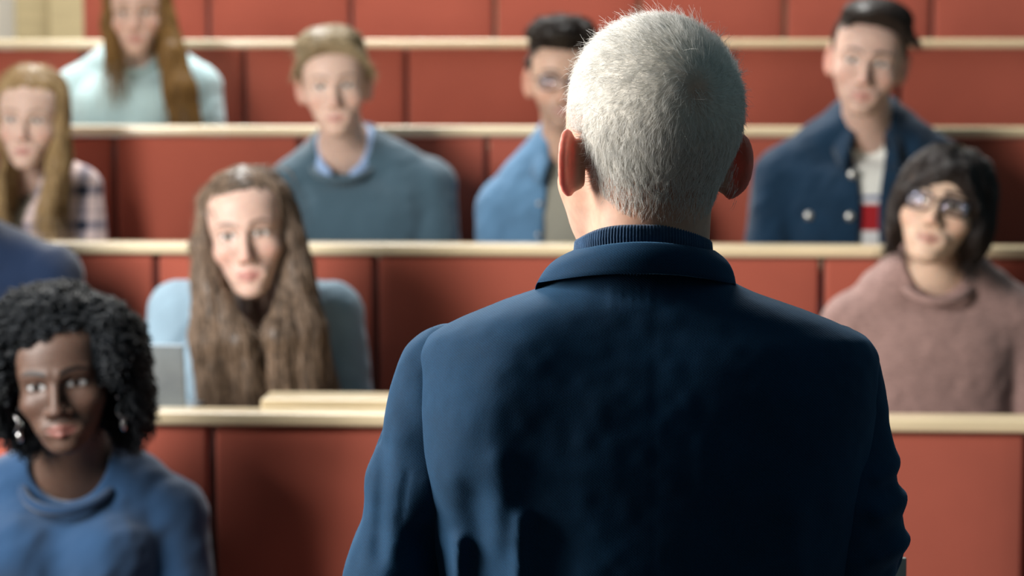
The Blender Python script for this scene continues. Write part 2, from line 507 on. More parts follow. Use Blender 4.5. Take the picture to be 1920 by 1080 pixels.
def torso(F, b, o=0., ao=0., k=.03, ak=.03, low=1.12, arms=True, fem=0, ease=0.):
    """trunk, shoulders and arms grown by o (arms by ao)"""
    L = b.nb[2] - b.hip[2]; sw = abs(b.jr[0] - b.jl[0]) / 2; g = sw / .165
    jc = (b.jl + b.jr) / 2
    T = [.13, .2, .32, .5, .7, .85, 1.0, low]
    A = np.array([.80, .97, 1.02, .96, .86 + ease, .88 + ease, .98, .92]) * sw + o
    D = np.array([.068, .088, .104, .106, .1 + ease * .05, .102 + ease * .05, .112, .1]) * (.55 + .45 * g) + o
    zs = [b.nb[2] - t * L for t in T]
    cx = [jc[0] + (b.hip[0] - jc[0]) * max(0, t - .15) / .85 for t in T]
    cy = [jc[1] + (b.hip[1] - jc[1]) * max(0, t - .15) / .85 for t in T]
    lo = [min(cx) - max(A) - .05, min(cy) - max(D) - .06, min(zs) - .05]; hi = [max(cx) + max(A) + .05, max(cy) + max(D) + .06, max(zs) + .06]
    F.add(lambda x, y, z: loft(x, y, z, zs, A, D, cx, cy, 2.35, .03), lo, hi, .01)
    n0 = b.nb + V3((0, .025, .012))
    for j in (b.jl, b.jr):
        F.cap(n0, j + V3((0, 0, .004)), .048 * b.g + o, .050 * b.g + o, k=.045)
        F.cap(b.nb + V3((0, .035, .035)), (n0 * .45 + j * .55) + V3((0, .012, .012)), .034 * b.g + o, .034 * b.g + o, k=.04)
    if fem:
        for s in (-1, 1):
            F.ell((jc[0] + s * .075 * g, jc[1] - .068 * g, b.nb[2] - .30 * L), (.062 * g + o, .062 * g + o, .066 * g + o), k=.035)
    if arms:
        for j, e, w in ((b.jl, b.el, b.wl), (b.jr, b.er, b.wr)):
            F.cap(j, e, .052 * b.g + ao, .041 * b.g + ao, k=ak)
            F.cap(e, w, .041 * b.g + ao, .030 * b.g + ao, k=.02)

def make_body(name, sp):
    """one continuous skin: head, neck, trunk, arms, hands, legs and feet"""
    b = Body(); b.sp = sp; b.name = name
    Yt = sp['Y']; b.g = sp.get('g', 1.0)
    b.f = face_frame(sp['eye'], sp.get('Yh', Yt - .10), sp.get('yaw', 0), sp.get('pitch', 0), sp.get('roll', 0), sp.get('hs', 1.0))
    P = lambda p, Y: np.array(W(p[0], p[1], Y))
    b.nb = P(sp['nb'], Yt + sp.get('nby', -.02)); b.jl = P(sp['jl'], Yt + .005); b.jr = P(sp['jr'], Yt + .005)
    fl = sp['floor']; b.fl = fl
    xm = (b.jl[0] + b.jr[0]) / 2
    b.hip = V3((xm, sp.get('Yhip', Yt - .01), fl + .45 + .115))
    ex = sp.get('elx', .045); b.el = b.jl + V3((-ex, -.05, -.27)); b.er = b.jr + V3((ex, -.05, -.27))
    b.wl = V3((xm - .10, b.hip[1] - .30, fl + .625)); b.wr = V3((xm + .10, b.hip[1] - .30, fl + .625))
    for k in ('el', 'er', 'wl', 'wr'):
        if k in sp: setattr(b, k, sp[k](b))
    h = b.f.c
    sw = abs(b.jr[0] - b.jl[0]) / 2
    st = sp.get('res', .003)
    x0 = min(b.jl[0], b.el[0]) - .12; x1 = max(b.jr[0], b.er[0]) + .12
    hx0, hx1 = h[0] - .105, h[0] + .105; hy0, hy1 = h[1] - .135, h[1] + .125
    xs = axis([(min(x0, hx0 - .02), .010), (hx0, st), (hx1, .010), max(x1, hx1 + .02)])
    ys = axis([(b.hip[1] - .72, .012), (min(hy0, b.hip[1] - .3), .009 if hy0 > b.hip[1] - .29 else st), (hy0 + 1e-4, st), (hy1, .010), max(hy1 + .03, b.hip[1] + .19)])
    zt = h[2] + .135
    zs = axis([(fl - .03, .010), (h[2] - .15, st), zt + .02])
    F = Field(xs, ys, zs)
    hm = b.hm = sp['head']; f = b.f
    ru = .16 * f.hs
    F.add(lambda x, y, z: head_sdf(*f.l(x, y, z), hm) * f32(f.hs), h - ru, h + ru, .001)
    up = f.w((0, .022, -.04)); nr = .052 * b.g * sp.get('neckr', 1.0)
    F.cap(up, b.nb + V3((0, .022, -.02)), nr, nr * 1.06, k=.02)
    F.cap(f.w((0, .05, -.01)), b.nb + V3((0, .04, .02)), nr * .75, nr * .9, k=.03)
    if sp.get('male'):
        F.ell((up * .5 + b.nb * .5) + V3((0, -.035, 0)), (.012, .014, .016), k=.02)
    torso(F, b, -.004, -.004, fem=sp.get('fem', 0))
    for s, w in ((-1, b.wl), (1, b.wr)):
        hd = w + V3((-s * .015, -.055, -.012))
        F.cap(w, hd, .026, .024, k=.02); F.cap(hd + V3((-.02, -.01, 0)), hd + V3((.02, -.01, 0)), .016, .016, k=.015)
        for q, ln in zip((-.027, -.009, .009, .027), (.055, .07, .075, .062)):
            a = hd + V3((q, -.02, .002)); m = a + V3((q * .1, -ln * .6, -.002)); e = m + V3((0, -ln * .4, -.014))
            F.cap(a, m, .0095, .009, k=.006); F.cap(m, e, .009, .008, k=.004)
        a = hd + V3((-s * .028, .02, .004)); m = a + V3((-s * .022, -.03, .0)); F.cap(a, m, .012, .011, k=.01); F.cap(m, m + V3((s * .004, -.028, -.006)), .011, .009, k=.004)
    b.kn, b.an = [], []
    for s in (-1, 1):
        hp = b.hip + V3((s * .085, 0, -.02)); kn = V3((xm + s * .11, b.hip[1] - .41, fl + .51)); an = V3((xm + s * .10, b.hip[1] - .43, fl + .085))
        F.cap(hp, kn, .074, .054, k=.03); F.cap(kn, an, .052, .036, k=.02)
        F.cap(an + V3((0, .02, -.045)), an + V3((s * .01, -.15, -.052)), .034, .028, k=.02)
        b.kn.append(kn); b.an.append(an)
    V, Q = F.mesh(); V, Q = biggest(V, Q); V = relax(V, Q, 1, .4)
    x, y, z = f.l(V[:, 0], V[:, 1], V[:, 2])
    C = head_color(x, y, z, hm)
    b.base = (xm, b.hip[1], fl)
    o = mesh_obj('person', V, Q, M['skin'], None, b.base, C)
    tag(o, sp['label'], 'person', sp.get('group'))
    b.o = o
    # trousers and shoes
    T = Field(axis([(xm - .27, .010), xm + .27]), axis([(b.hip[1] - .55, .012), b.hip[1] + .17]), axis([(fl + .06, .012), fl + .78]))
    for s in (0, 1):
        sg = (-1, 1)[s]; hp = b.hip + V3((sg * .085, 0, -.015))
        T.cap(hp, b.kn[s], .085, .066, k=.03); T.cap(b.kn[s], b.an[s] + V3((0, 0, .01)), .064, .052, k=.02)
    T.ell(b.hip + V3((0, 0, .03)), (.165 * b.g, .115, .12), k=.03)
    V, Q = T.mesh(); part(b, 'trousers', V, Q, M[sp.get('pants', 'jeans')])
    for s in (0, 1):
        a = b.an[s]; S = Field(axis([(a[0] - .08, .006), a[0] + .08]), axis([(a[1] - .24, .007), a[1] + .10]), axis([(fl - .02, .006), fl + .13]))
        S.cap(a + V3((0, .015, -.035)), a + V3(((-1, 1)[s] * .01, -.155, -.046)), .044, .037, k=.02)
        S.add(lambda x, y, z: (fl + .004) - z, [-99] * 3, [99] * 3, .004, False) if False else None
        S.F = smax(S.F, (f32(fl + .004) - S.ax[2])[None, None, :] + 0 * S.F, .004)
        V, Q = S.mesh(); part(b, 'shoe', V, Q, M['shoe'])
    return b

def part(b, name, V, Q, mat, parent=None, col=None, label=None, smooth=True):
    o = mesh_obj(name, V, Q, mat, parent or b.o, b.base, col, smooth)
    if label: o['label'] = label
    return o

def folds(F, b, amp=.004, seed=1, scale=22):
    """cloth creases: stretched lattice noise, stronger round elbows and waist"""
    def fn(x, y, z):
        n = vnoise(x + .35 * z, y, z * .55 - .3 * x, scale, seed) * .6 + vnoise(x - .5 * z, y + .2 * z, z * .8, scale * 2.1, seed + 1) * .4
        return -amp * n
    F.disp(fn)

def garment(b, name, mat, o=.012, ao=.012, amp=.004, seed=1, low=1.05, neck=.0, step=.0055, open_w=None, col=None, fem=0, ease=0., arms=True, cuff=.96, extra=None, parent=None, neckcut=True, label=None):
    zlo = b.hip[2] - .10
    lo = V3((min(b.jl[0], b.el[0], b.wl[0]) - .13, min(b.wl[1], b.wr[1], b.jl[1] - .2) - .03, zlo)); hi = V3((max(b.jr[0], b.er[0], b.wr[0]) + .13, max(b.jl[1], b.hip[1]) + .18, max(b.nb[2], b.jl[2], b.jr[2]) + .13))
    F = Field(*[axis([(lo[i], step), hi[i]]) for i in range(3)])
    wl, wr = b.wl, b.wr
    b.wl = b.el + (b.wl - b.el) * cuff; b.wr = b.er + (b.wr - b.er) * cuff
    torso(F, b, o, ao, ak=.012, low=low, arms=arms, fem=fem, ease=ease)
    b.wl, b.wr = wl, wr
    if extra: extra(F)
    if amp: folds(F, b, amp, seed)
    nr = .050 * b.g + neck
    if neckcut:
        F.cap(b.nb + V3((0, -.014, .020)), b.nb + V3((0, .02, .16)), nr, nr + .012, k=.008, sub=True)
    if open_w is not None:       # open at the front: a wedge is cut out from the neck down
        jc = (b.jl + b.jr) / 2; L = b.nb[2] - b.hip[2]
        T, Wd = pch([-.2, 0, .35, .7, 1.4], open_w)
        def wedge(x, y, z):
            t = (b.nb[2] - z) / L
            cx = b.nb[0] + (b.hip[0] - b.nb[0]) * np.clip(t, 0, 1)
            return np.maximum(np.abs(x - cx) - np.interp(t, T, Wd), y - (jc[1] - .03))
        F.add(wedge, [-99] * 3, [99] * 3, .006, True)
    V, Q = F.mesh(); V, Q = biggest(V, Q); V = relax(V, Q, 1, .4)
    return part(b, name, V, Q, mat, parent, col(V) if col else None, label)

def front_y(o, b, x, z, r=.009):
    """how far forward the cloth reaches at (x, z)"""
    n = len(o.data.vertices); co = np.empty(n * 3); o.data.vertices.foreach_get('co', co); co = co.reshape(-1, 3) + np.array(b.base)
    m = (np.abs(co[:, 0] - x) < r) & (np.abs(co[:, 2] - z) < r)
    return co[m, 1].min() if m.any() else b.jl[1] - .12

def neckband(b, name, mat, r=.066, dz=.0, tilt=.032, th=.008, parent=None, dy=-.010, flat=1.0):
    n = 48; P = []
    for i in range(n):
        a = 2 * PI * i / n
        P.append(b.nb + V3((math.cos(a) * r, dy + math.sin(a) * r * 1.05, dz + math.sin(a) * tilt)))
    V, Q = tube(P, th, 10, True)
    V = np.asarray(V); 
    return part(b, name, V, [list(q) for q in Q], mat, parent)

def shirt_collar(b, name, mat, r=.062, h=.032, drop=.045, gap=38, tip=.045, flare=.022, dz=0, tilt=.025, parent=None, th=.003, dy=0):
    """a turned-down collar round the neck, open at the front"""
    n = 44; A, B = [], []
    for i in range(n):
        t = -1 + 2 * i / (n - 1)                       # -1..1 from one front edge round the back to the other
        a = PI / 2 + t * math.radians(180 - gap)
        c, s = math.cos(a), math.sin(a)
        fr = max(0, (abs(t) - .62) / .38) ** 1.5
        top = b.nb + V3((c * r, dy + s * r * 1.08, dz + h + s * tilt - .02 * fr))
        stand = b.nb + V3((c * r, dy + s * r * 1.08, dz + s * tilt - .02 * fr - .005))
        rf = r + flare + tip * .35 * fr
        low = b.nb + V3((c * rf * 1.05, dy + s * rf * 1.06 - .008 * fr, dz + h - drop + s * tilt - tip * fr))
        mid = (top + low) / 2 + V3((c, s, 0)) * .006
        tp2 = top + V3((c, s, 0)) * .006 + V3((0, 0, .001))
        A.append([stand, top, tp2, mid, low]); 
        B.append([p - V3((c, s, .2)) * th * tt for tt, p in zip((1, 1, 1, .8, .15), (stand, top - V3((0, 0, .004)), tp2 - V3((0, 0, .006)), mid, low))])
    V, Q = sheet(np.array(A), np.array(B), False)
    return part(b, name, V, Q, mat, parent)

# ------------------------------------------------------------------ hair
def hair(b, sdf, mat, flow, box_lo, box_hi, name='hair', step=.004, n=2500, L=(.03, .07), K=6, rad=.0007, lift=(.000, .003), mask=None, seed=3, wav=0., disp=0.):
    """a solid of hair from its own implicit surface, and single strands combed over it"""
    f = b.f; r = np.random.default_rng(seed)
    F = Field(*[axis([(box_lo[i], step), box_hi[i]]) for i in range(3)])
    F.add(sdf, [-9] * 3, [9] * 3, .0001)
    V, Q = F.mesh(); V, Q = biggest(V, Q); V = relax(V, Q, 1, .4)
    o = part(b, name, f.w(V), Q, mat)
    if n:
        def grad(p):
            e = 1e-3; g = np.empty_like(p)
            for d in range(3):
                q = np.zeros(3); q[d] = e
                g[:, d] = sdf(*(p + q).T) - sdf(*(p - q).T)
            return g / (np.linalg.norm(g, axis=1)[:, None] + 1e-9)
        idx = r.choice(len(V), min(len(V), n * 4), replace=len(V) < n * 4)
        p = V[idx]
        if mask is not None: p = p[mask(*p.T)]
        p = p[:n] + r.normal(0, step * .4, p[:n].shape); N = len(p)
        ln = r.uniform(*L, N); lf = r.uniform(0, 1, N)
        pts = [p - grad(p) * .001]
        jit = r.normal(0, .18, (N, 3))
        for s in range(1, K):
            g = grad(p); t = flow(p) + jit
            if wav: t = t + wav * np.sin(s * 1.7 + lf[:, None] * 20) * jit * 3
            t = t - (t * g).sum(1)[:, None] * g * np.where((g[:, 2:] < -.35) & (p[:, 2:] < -.12), 0., .9)
            t /= np.linalg.norm(t, axis=1)[:, None] + 1e-9
            p = p + t * (ln / (K - 1))[:, None]
            g = grad(p); v = sdf(*p.T)
            li = lift[0] + (lift[1] - lift[0]) * lf * s / (K - 1)
            p = p - g * np.where((g[:, 2] < -.35) & (p[:, 2] < -.12), 0, np.clip(v - li, -.004, .004))[:, None]
            pts.append(p)
        P = np.stack(pts, 1)
        P = f.w(P.reshape(-1, 3)).reshape(N, K, 3)
        ta = np.linspace(1, .35, K)[None] * rad * b.f.hs
        curves_obj('hair_strands', P, ta, mat, o, b.base)
    return o

down = lambda p: np.tile(np.array([0, 0, -1.]), (len(p), 1))

def eyeglasses(b, mat, glass, w=.027, h=.019, zc=-.004, rim=.0017, yc=-.101, sep=.0335, tint=None):
    f = b.f; parts = []
    loops = []
    for s in (-1, 1):
        P = []
        for i in range(40):
            a = 2 * PI * i / 40; c, q = math.cos(a), math.sin(a); n = 3.2
            px = abs(c) ** (2 / n) * np.sign(c) * w; pz = abs(q) ** (2 / n) * np.sign(q) * h
            P.append((s * sep + px, yc + abs(s * sep + px) ** 2 * 4.0, zc + pz))
        loops.append(np.array(P)); parts.append(tube(P, rim, 6, True))
    parts.append(tube([(-.008, yc - .001, zc + .006), (0, yc - .003, zc + .009), (.008, yc - .001, zc + .006)], rim, 6))
    for s in (-1, 1):
        e = s * (sep + w); parts.append(tube([(e, yc + e * e * 4, zc + .008), (s * .071, -.06, zc + .009), (s * .0765, -.01, zc + .008), (s * .077, .012, zc + .003), (s * .074, .03, zc - .015)], rim * 1.1, 6))
    V, Q = join(parts)
    o = part(b, 'eyeglasses', f.w(V), Q, mat)
    for lp in loops:
        c = lp.mean(0); m = len(lp); A = np.concatenate([lp + (0, -.0005, 0), [c + (0, -.0015, 0)], lp + (0, .0005, 0), [c + (0, -.0005, 0)]])
        Q = [[(i + 1) % m, i, m] for i in range(m)] + [[m + 1 + i, m + 1 + (i + 1) % m, 2 * m + 1] for i in range(m)] + [[i, (i + 1) % m, m + 1 + (i + 1) % m, m + 1 + i] for i in range(m)]
        part(b, 'lens', f.w(A), Q, glass, o)
    return o
# ------------------------------------------------------------------ materials
M = {}
M['skin'] = skin_mat()
M['jeans'] = fabric('jeans', lin(38, 52, 80)); M['dark'] = fabric('dark_trousers', lin(25, 28, 34)); M['shoe'] = simple('shoe_leather', lin(40, 32, 28), .4)
M['red'] = fabric('red_upholstery', lin(160, 81, 64), var=.10, grain=700, rough=.85, sheen=.25, bump=.3, blotch=5)
M['shell'] = simple('dark_seat_shell', lin(70, 30, 22), .6)
M['metal'] = simple('grey_metal', lin(120, 122, 125), .35, .9)
def wood(name, c, rough=.3, spec=.5, coat=0.):
    t = NT(name); v = t.obj((.6, 6, 14)); n = t.noise(v, 6, 5)
    t.link(t.ramp(n, [(.3, tuple(q * .88 for q in c)), (.7, tuple(min(1, q * 1.06) for q in c))]), t.b.inputs['Base Color'])
    t.set(Roughness=rough, Coat_Weight=coat, Coat_Roughness=.12); t.b.inputs['Specular IOR Level'].default_value = spec
    return t.m
M['birch'] = wood('pale_birch', lin(226, 206, 168), .3, .6, .6)
M['wallwood'] = wood('beige_wall_panel', lin(182, 166, 128), .55, .3)
M['darkwall'] = simple('dark_wall', lin(60, 64, 70), .8)
M['plaster'] = simple('plaster', lin(200, 196, 188), .8)
M['carpet'] = fabric('carpet', lin(70, 62, 58), var=.3)
M['aluminium'] = simple('brushed_aluminium', lin(138, 148, 156), .38, .85)
M['black'] = simple('black_plastic', lin(14, 14, 16), .4)
M['screen'] = simple('dark_screen', lin(20, 24, 30), .15)

# ------------------------------------------------------------------ tiers
PIT = .96
YK = {k: 4.2 + PIT * (k - 1) for k in range(1, 6)}                 # front of the seat backs, tier by tier
z1 = W(960, 779, YK[1]).z; z4 = W(960, 74, YK[4]).z; RISE = (z4 - z1) / 3
ZK = {k: z1 + RISE * (k - 1) for k in range(1, 6)}                 # top of the rail
FL = {i: ZK[i + 1] - 1.10 for i in range(0, 5)}                    # floor of tier i
YT = {i: YK[i + 1] - .19 for i in range(0, 5)}                     # trunk of whoever sits there
ORD = ['front', 'second', 'third', 'fourth', 'topmost']
NTH = ['first', 'second', 'third', 'fourth', 'fifth', 'sixth', 'seventh', 'eighth']

def bulge(lo, hi, amt, ax=1):
    def fn(c):
        u = 2 * (c.x - lo[0]) / (hi[0] - lo[0]) - 1; v = 2 * (c.z - lo[2]) / (hi[2] - lo[2]) - 1
        k = (1 - min(1, abs(u)) ** 6) * (1 - min(1, abs(v)) ** 6)
        return (c.x, c.y - amt * k * (c.y < (lo[1] + hi[1]) / 2), c.z)
    return fn

def make_seat(x0, w, k):
    fl = FL[k - 1]; y = YK[k]; zt = ZK[k] - .028
    base = (x0 + w / 2, y - .2, fl)
    e = empty('auditorium_seat', base)
    g = .005
    lo, hi = (x0 + g, y + .016, fl + .40), (x0 + w - g, y + .075, zt)
    box('backrest', lo, hi, M['red'], e, base, .011, 3, 10, bulge(lo, hi, .010))
    box('back_shell', (x0 + .001, y + .078, fl + .30), (x0 + w - .001, y + .092, zt), M['shell'], e, base, .003)
    lo, hi = (x0 + .012, y - .42, fl + .385), (x0 + w - .012, y + .005, fl + .447)
    box('seat_cushion', lo, hi, M['red'], e, base, .02, 3)
    box('pedestal', (x0 + w / 2 - .04, y - .24, fl + .002), (x0 + w / 2 + .04, y - .12, fl + .384), M['metal'], e, base, .006)
    return e
SW = .48
seams = {1: 390, 2: 290, 3: 215, 4: 460, 5: 395}
span = {1: (-1, 4), 2: (-1, 5), 3: (-1, 5), 4: (-2, 5), 5: (-1, 6)}
for k in range(1, 6):
    x = W(seams[k], 540, YK[k]).x; a, c = span[k]
    for n in range(a, c):
        x0 = x + n * SW; w = SW
        if k == 5 and n == a:
            xl = W(150, 40, YK[5]).x; x0, w = xl, x - xl - 0
            w = x + 0 - xl
        e = make_seat(x0, w, k)
        tag(e, f'red fabric auditorium seat, {NTH[n - a]} from the left in the {ORD[k - 1]} row', 'seat', f'red seats of the {ORD[k - 1]} row')

for k in range(1, 6):
    xa, xb = W(-150, 540, YK[k]).x, W({1: 2480, 2: 2400}.get(k, 2150), 540, YK[k]).x
    if k == 5: xa = W(150, 40, YK[5]).x
    base = ((xa + xb) / 2, YK[k] + .04, ZK[k] - .024)
    e = empty('desk_rail', base)
    box('rail_board', (xa, YK[k], ZK[k] - .024), (xb, YK[k] + .075, ZK[k]), M['birch'], e, base, .007, 4)
    box('writing_shelf', (xa, YK[k] + .094, ZK[k] - .075), (xb, YK[k] + .36, ZK[k] - .055), M['birch'], e, base, .003)
    for q in range(4):
        xs_ = xa + (xb - xa) * (q + .5) / 4
        box('bracket', (xs_ - .01, YK[k] + .094, ZK[k] - .20), (xs_ + .01, YK[k] + .30, ZK[k] - .077), M['metal'], e, base, .002)
    tag(e, f'long pale wooden desk rail along the top of the {ORD[k - 1]} row of red seats', 'desk')

WX0 = -2.6
# tiered floor, walls and the window the daylight comes through
def struct(o): o['kind'] = 'structure'; return o
struct(box('floor', (WX0, -1.5, -.12), (3.6, YK[1] + .10, FL[0]), M['carpet'], None, (0, 1, -.06), 0))
for i in range(1, 5):
    struct(box('floor_step', (WX0, YK[i] + .10, FL[i] - .3), (3.6, (YK[i + 1] + .10) if i < 4 else 9.6, FL[i]), M['carpet'], None, (0, YK[i] + .5, FL[i]), 0))
def multi(name, boxes, mat, base):
    parts = []
    for lo, hi in boxes:
        v = [(x, y, z) for x in (lo[0], hi[0]) for y in (lo[1], hi[1]) for z in (lo[2], hi[2])]
        parts.append((np.array(v, float), [[0, 1, 3, 2], [4, 6, 7, 5], [0, 4, 5, 1], [2, 3, 7, 6], [0, 2, 6, 4], [1, 5, 7, 3]]))
    V, Q = join(parts)
    return struct(mesh_obj(name, V, Q, mat, None, base, smooth=False))
WX = -2.5; WY0, WY1, WZ0, WZ1 = 1.9, 3.2, 1.3, 3.1
multi('wall_left', [((WX - .15, -1.5, -.12), (WX, WY0, 4.2)), ((WX - .15, WY1, -.12), (WX, 9.6, 4.2)), ((WX - .15, WY0, -.12), (WX, WY1, WZ0)), ((WX - .15, WY0, WZ1), (WX, WY1, 4.2))], M['plaster'], (WX, 4, 1))
multi('window_1', [((WX - .12, WY0 + (WY1 - WY0) * q / 2 - .025, WZ0), (WX - .07, WY0 + (WY1 - WY0) * q / 2 + .025, WZ1)) for q in range(3)] + [((WX - .12, WY0, z - .025), (WX - .07, WY1, z + .025)) for z in (WZ0 + .025, (WZ0 + WZ1) / 2, WZ1 - .025)], M['plaster'], (WX - .1, 1, 2))
struct(box('wall_back', (WX0, 9.3, 0), (3.6, 9.45, 4.2), M['wallwood'], None, (0, 9.4, 1), 0))
xw = W(62, 40, 9.0).x
struct(box('trim_1', (xw, 9.24, 0), (xw + .9, 9.3, 4.0), M['wallwood'], None, (xw + .4, 9.3, 1), .004))

struct(box('wall_front_blocker', (WX0, -1.6, -.12), (3.6, -1.5, 4.2), M['darkwall'], None, (0, -1.5, 1), 0))  # unseen wall behind the camera, added dark to block ambient light
# ------------------------------------------------------------------ laptop and desk flap
y0 = YK[1] + .22; zsh = ZK[1] - .0545
p0, p1 = W(60, 700, y0), W(346, 700, y0); ztop = W(300, 642, y0 + .03).z
lbase = ((p0.x + p1.x) / 2, y0 + .1, zsh)
lt = empty('laptop', lbase)
box('keyboard_base', (p0.x, y0 + .004, zsh + .001), (p1.x, y0 + .20, zsh + .015), M['aluminium'], lt, lbase, .004)
def tilt(c): return (c.x, c.y - (c.z - zsh) * .12, c.z)
box('screen_lid', (p0.x, y0 + .012, zsh + .018), (p1.x, y0 + .019, ztop), M['aluminium'], lt, lbase, .003, 2, 0, tilt)
box('display', (p0.x + .008, y0 + .0195, zsh + .026), (p1.x - .008, y0 + .0205, ztop - .008), M['screen'], lt, lbase, 0, 2, 0, tilt)
tag(lt, 'open silver laptop standing on the desk beside the long-haired woman in pale denim', 'laptop')
yf = YK[1] + .082
q0, q1 = W(488, 740, yf), W(965, 740, yf); zt = W(600, 741, yf + .05).z
fb = ((q0.x + q1.x) / 2, yf + .1, zsh)
fe = empty('desk_flap', fb)
box('flap_board', (q0.x, yf, zt - .021), (q1.x, yf + .10, zt), M['birch'], fe, fb, .006, 4)
for xx in (q0.x + .05, q1.x - .07): box('support', (xx, yf + .03, zsh + .001), (xx + .02, yf + .05, zt - .0215), M['metal'], fe, fb, .002)
tag(fe, 'short raised wooden desk flap on the lowest rail in front of the long-haired woman', 'desk')
# ------------------------------------------------------------------ cloth and hair of the people
M['navy_sweat'] = fabric('navy_sweatshirt', lin(25, 55, 86), var=.12, sheen=.3)
M['navy_rib'] = fabric('navy_rib', lin(20, 46, 74), var=.1, sheen=.2)
M['navy_dark'] = fabric('dark_navy_knit', lin(17, 35, 62), var=.15, sheen=.3)
M['pale_denim'] = fabric('pale_denim', lin(134, 158, 174), var=.12, blotch=14)
M['grey_tee'] = fabric('grey_tee', lin(150, 148, 136), var=.08)
M['mauve'] = fabric('heather_mauve_knit', lin(142, 114, 108), var=.34, grain=420, blotch=160, bump=.5, stretch=(.5, .5, 1.4))
M['teal'] = fabric('slate_teal_knit', lin(64, 87, 101), var=.1, sheen=.35)
M['sky_shirt'] = fabric('light_blue_shirt', lin(140, 166, 205), var=.08)
M['mid_denim'] = fabric('mid_blue_denim', lin(84, 120, 152), var=.16, blotch=14)
M['dark_denim'] = fabric('dark_denim', lin(15, 42, 64), var=.2, blotch=16)
M['tee'] = fabric('printed_tee', (.6, .6, .58), var=.06, attr='Col')
M['aqua'] = fabric('pale_aqua_knit', lin(184, 212, 216), var=.06, sheen=.3)
def plaid():
    t = NT('pink_plaid'); tc = t.add('TexCoord'); sp = t.add('SeparateXYZ'); t.link(tc.outputs['Object'], sp.inputs[0])
    def bands(s, per, w):
        q = t.math('FRACT', t.math('MULTIPLY', s, 1 / per)); return t.math('LESS_THAN', q, w)
    bx = t.math('MAXIMUM', bands(sp.outputs['X'], .085, .30), bands(sp.outputs['X'], .0425, .08)); bz = t.math('MAXIMUM', bands(sp.outputs['Z'], .085, .30), bands(sp.outputs['Z'], .0425, .08))
    f = t.math('MULTIPLY', t.math('ADD', bx, bz), .5)
    t.link(t.ramp(f, [(0, lin(214, 192, 188)), (.5, lin(150, 140, 148)), (1, lin(36, 44, 62))]), t.b.inputs['Base Color'])
    t.set(Roughness=.9); return t.m
M['plaid'] = plaid()
M['button'] = simple('metal_button', lin(200, 200, 196), .3, .8)
M['silver'] = simple('silver', lin(225, 225, 225), .2, 1.0)
M['frame'] = simple('black_spectacle_frame', lin(12, 13, 18), .2)
def lens_mat(name, tint):
    t = NT(name); n = t.n
    tr = t.add('BsdfTransparent'); gl = t.add('BsdfGlossy'); gl.inputs['Roughness'].default_value = .05; gl.inputs['Color'].default_value = (*tint, 1)
    fr = t.add('Fresnel'); fr.inputs['IOR'].default_value = 1.6; mx = t.add('MixShader')
    t.link(t.math('MULTIPLY', fr.outputs[0], .7), mx.inputs[0]); t.link(tr.outputs[0], mx.inputs[1]); t.link(gl.outputs[0], mx.inputs[2])
    t.link(mx.outputs[0], n['Material Output'].inputs['Surface']); return t.m
M['lens'] = lens_mat('spectacle_lens', (.8, .8, 1.0))
M['h_black'] = hair_mat('black_curls', (.0015, .0026, .0036), (.006, .008, .011), .45, .22)
M['h_brown'] = hair_mat('long_brown_hair', lin(30, 23, 18), lin(154, 128, 106))
M['h_black2'] = hair_mat('dark_brown_hair', lin(16, 11, 9), lin(48, 33, 26), .4, .4)
M['h_blond'] = hair_mat('sandy_hair', lin(96, 80, 56), lin(188, 170, 138))
M['h_curl'] = hair_mat('dark_curly_hair', lin(14, 10, 8), lin(46, 36, 30))
M['h_dark'] = hair_mat('short_dark_hair', lin(16, 12, 10), lin(52, 40, 34))
M['h_gold'] = hair_mat('golden_hair', lin(104, 76, 40), lin(196, 168, 122))
M['h_lbrown'] = hair_mat('light_brown_hair', lin(84, 58, 22), lin(146, 110, 58))

SK = dict(dark=(.080, .046, .033), fair=(.54, .365, .30), fair2=(.58, .41, .34), tan=(.50, .33, .25), asian=(.60, .42, .315))

def cutface(d, x, y, z, hl, cx=0, rx=.062, ry=.085, rz=.105, cy=-.125, k=.012, peak=0):
    if peak: d = smax(d, -ell(x, y, z, (cx, cy, hl - rz + peak), (rx * .62, ry, rz)), k)
    return smax(d, -ell(x, y, z, (cx, cy, hl - rz), (rx, ry, rz)), k)

# ---- woman in the front row
def h_coils(x, y, z):
    d = ell(x, y, z, (-.022, .02, .068), (.086, .100, .074))
    d = smin(d, ell(x, y, z, (.062, .015, .025), (.052, .085, .084)), .02)
    d = smin(d, ell(x, y, z, (-.078, .020, .010), (.050, .085, .100)), .02)
    d = smin(d, ell(x, y, z, (.076, .005, -.050), (.034, .050, .055)), .02)
    d = smin(d, ell(x, y, z, (-.07, .03, -.045), (.035, .05, .05)), .02)
    d = d + .006 * vnoise(x, y, z, 60, 5)
    d = smax(d, -ell(np.abs(x), y, z, (.070, -.060, -.068), (.024, .060, .056)), .01)
    return cutface(d, x, y, z, .076, -.002, .066, .10, .125, -.125, .012)

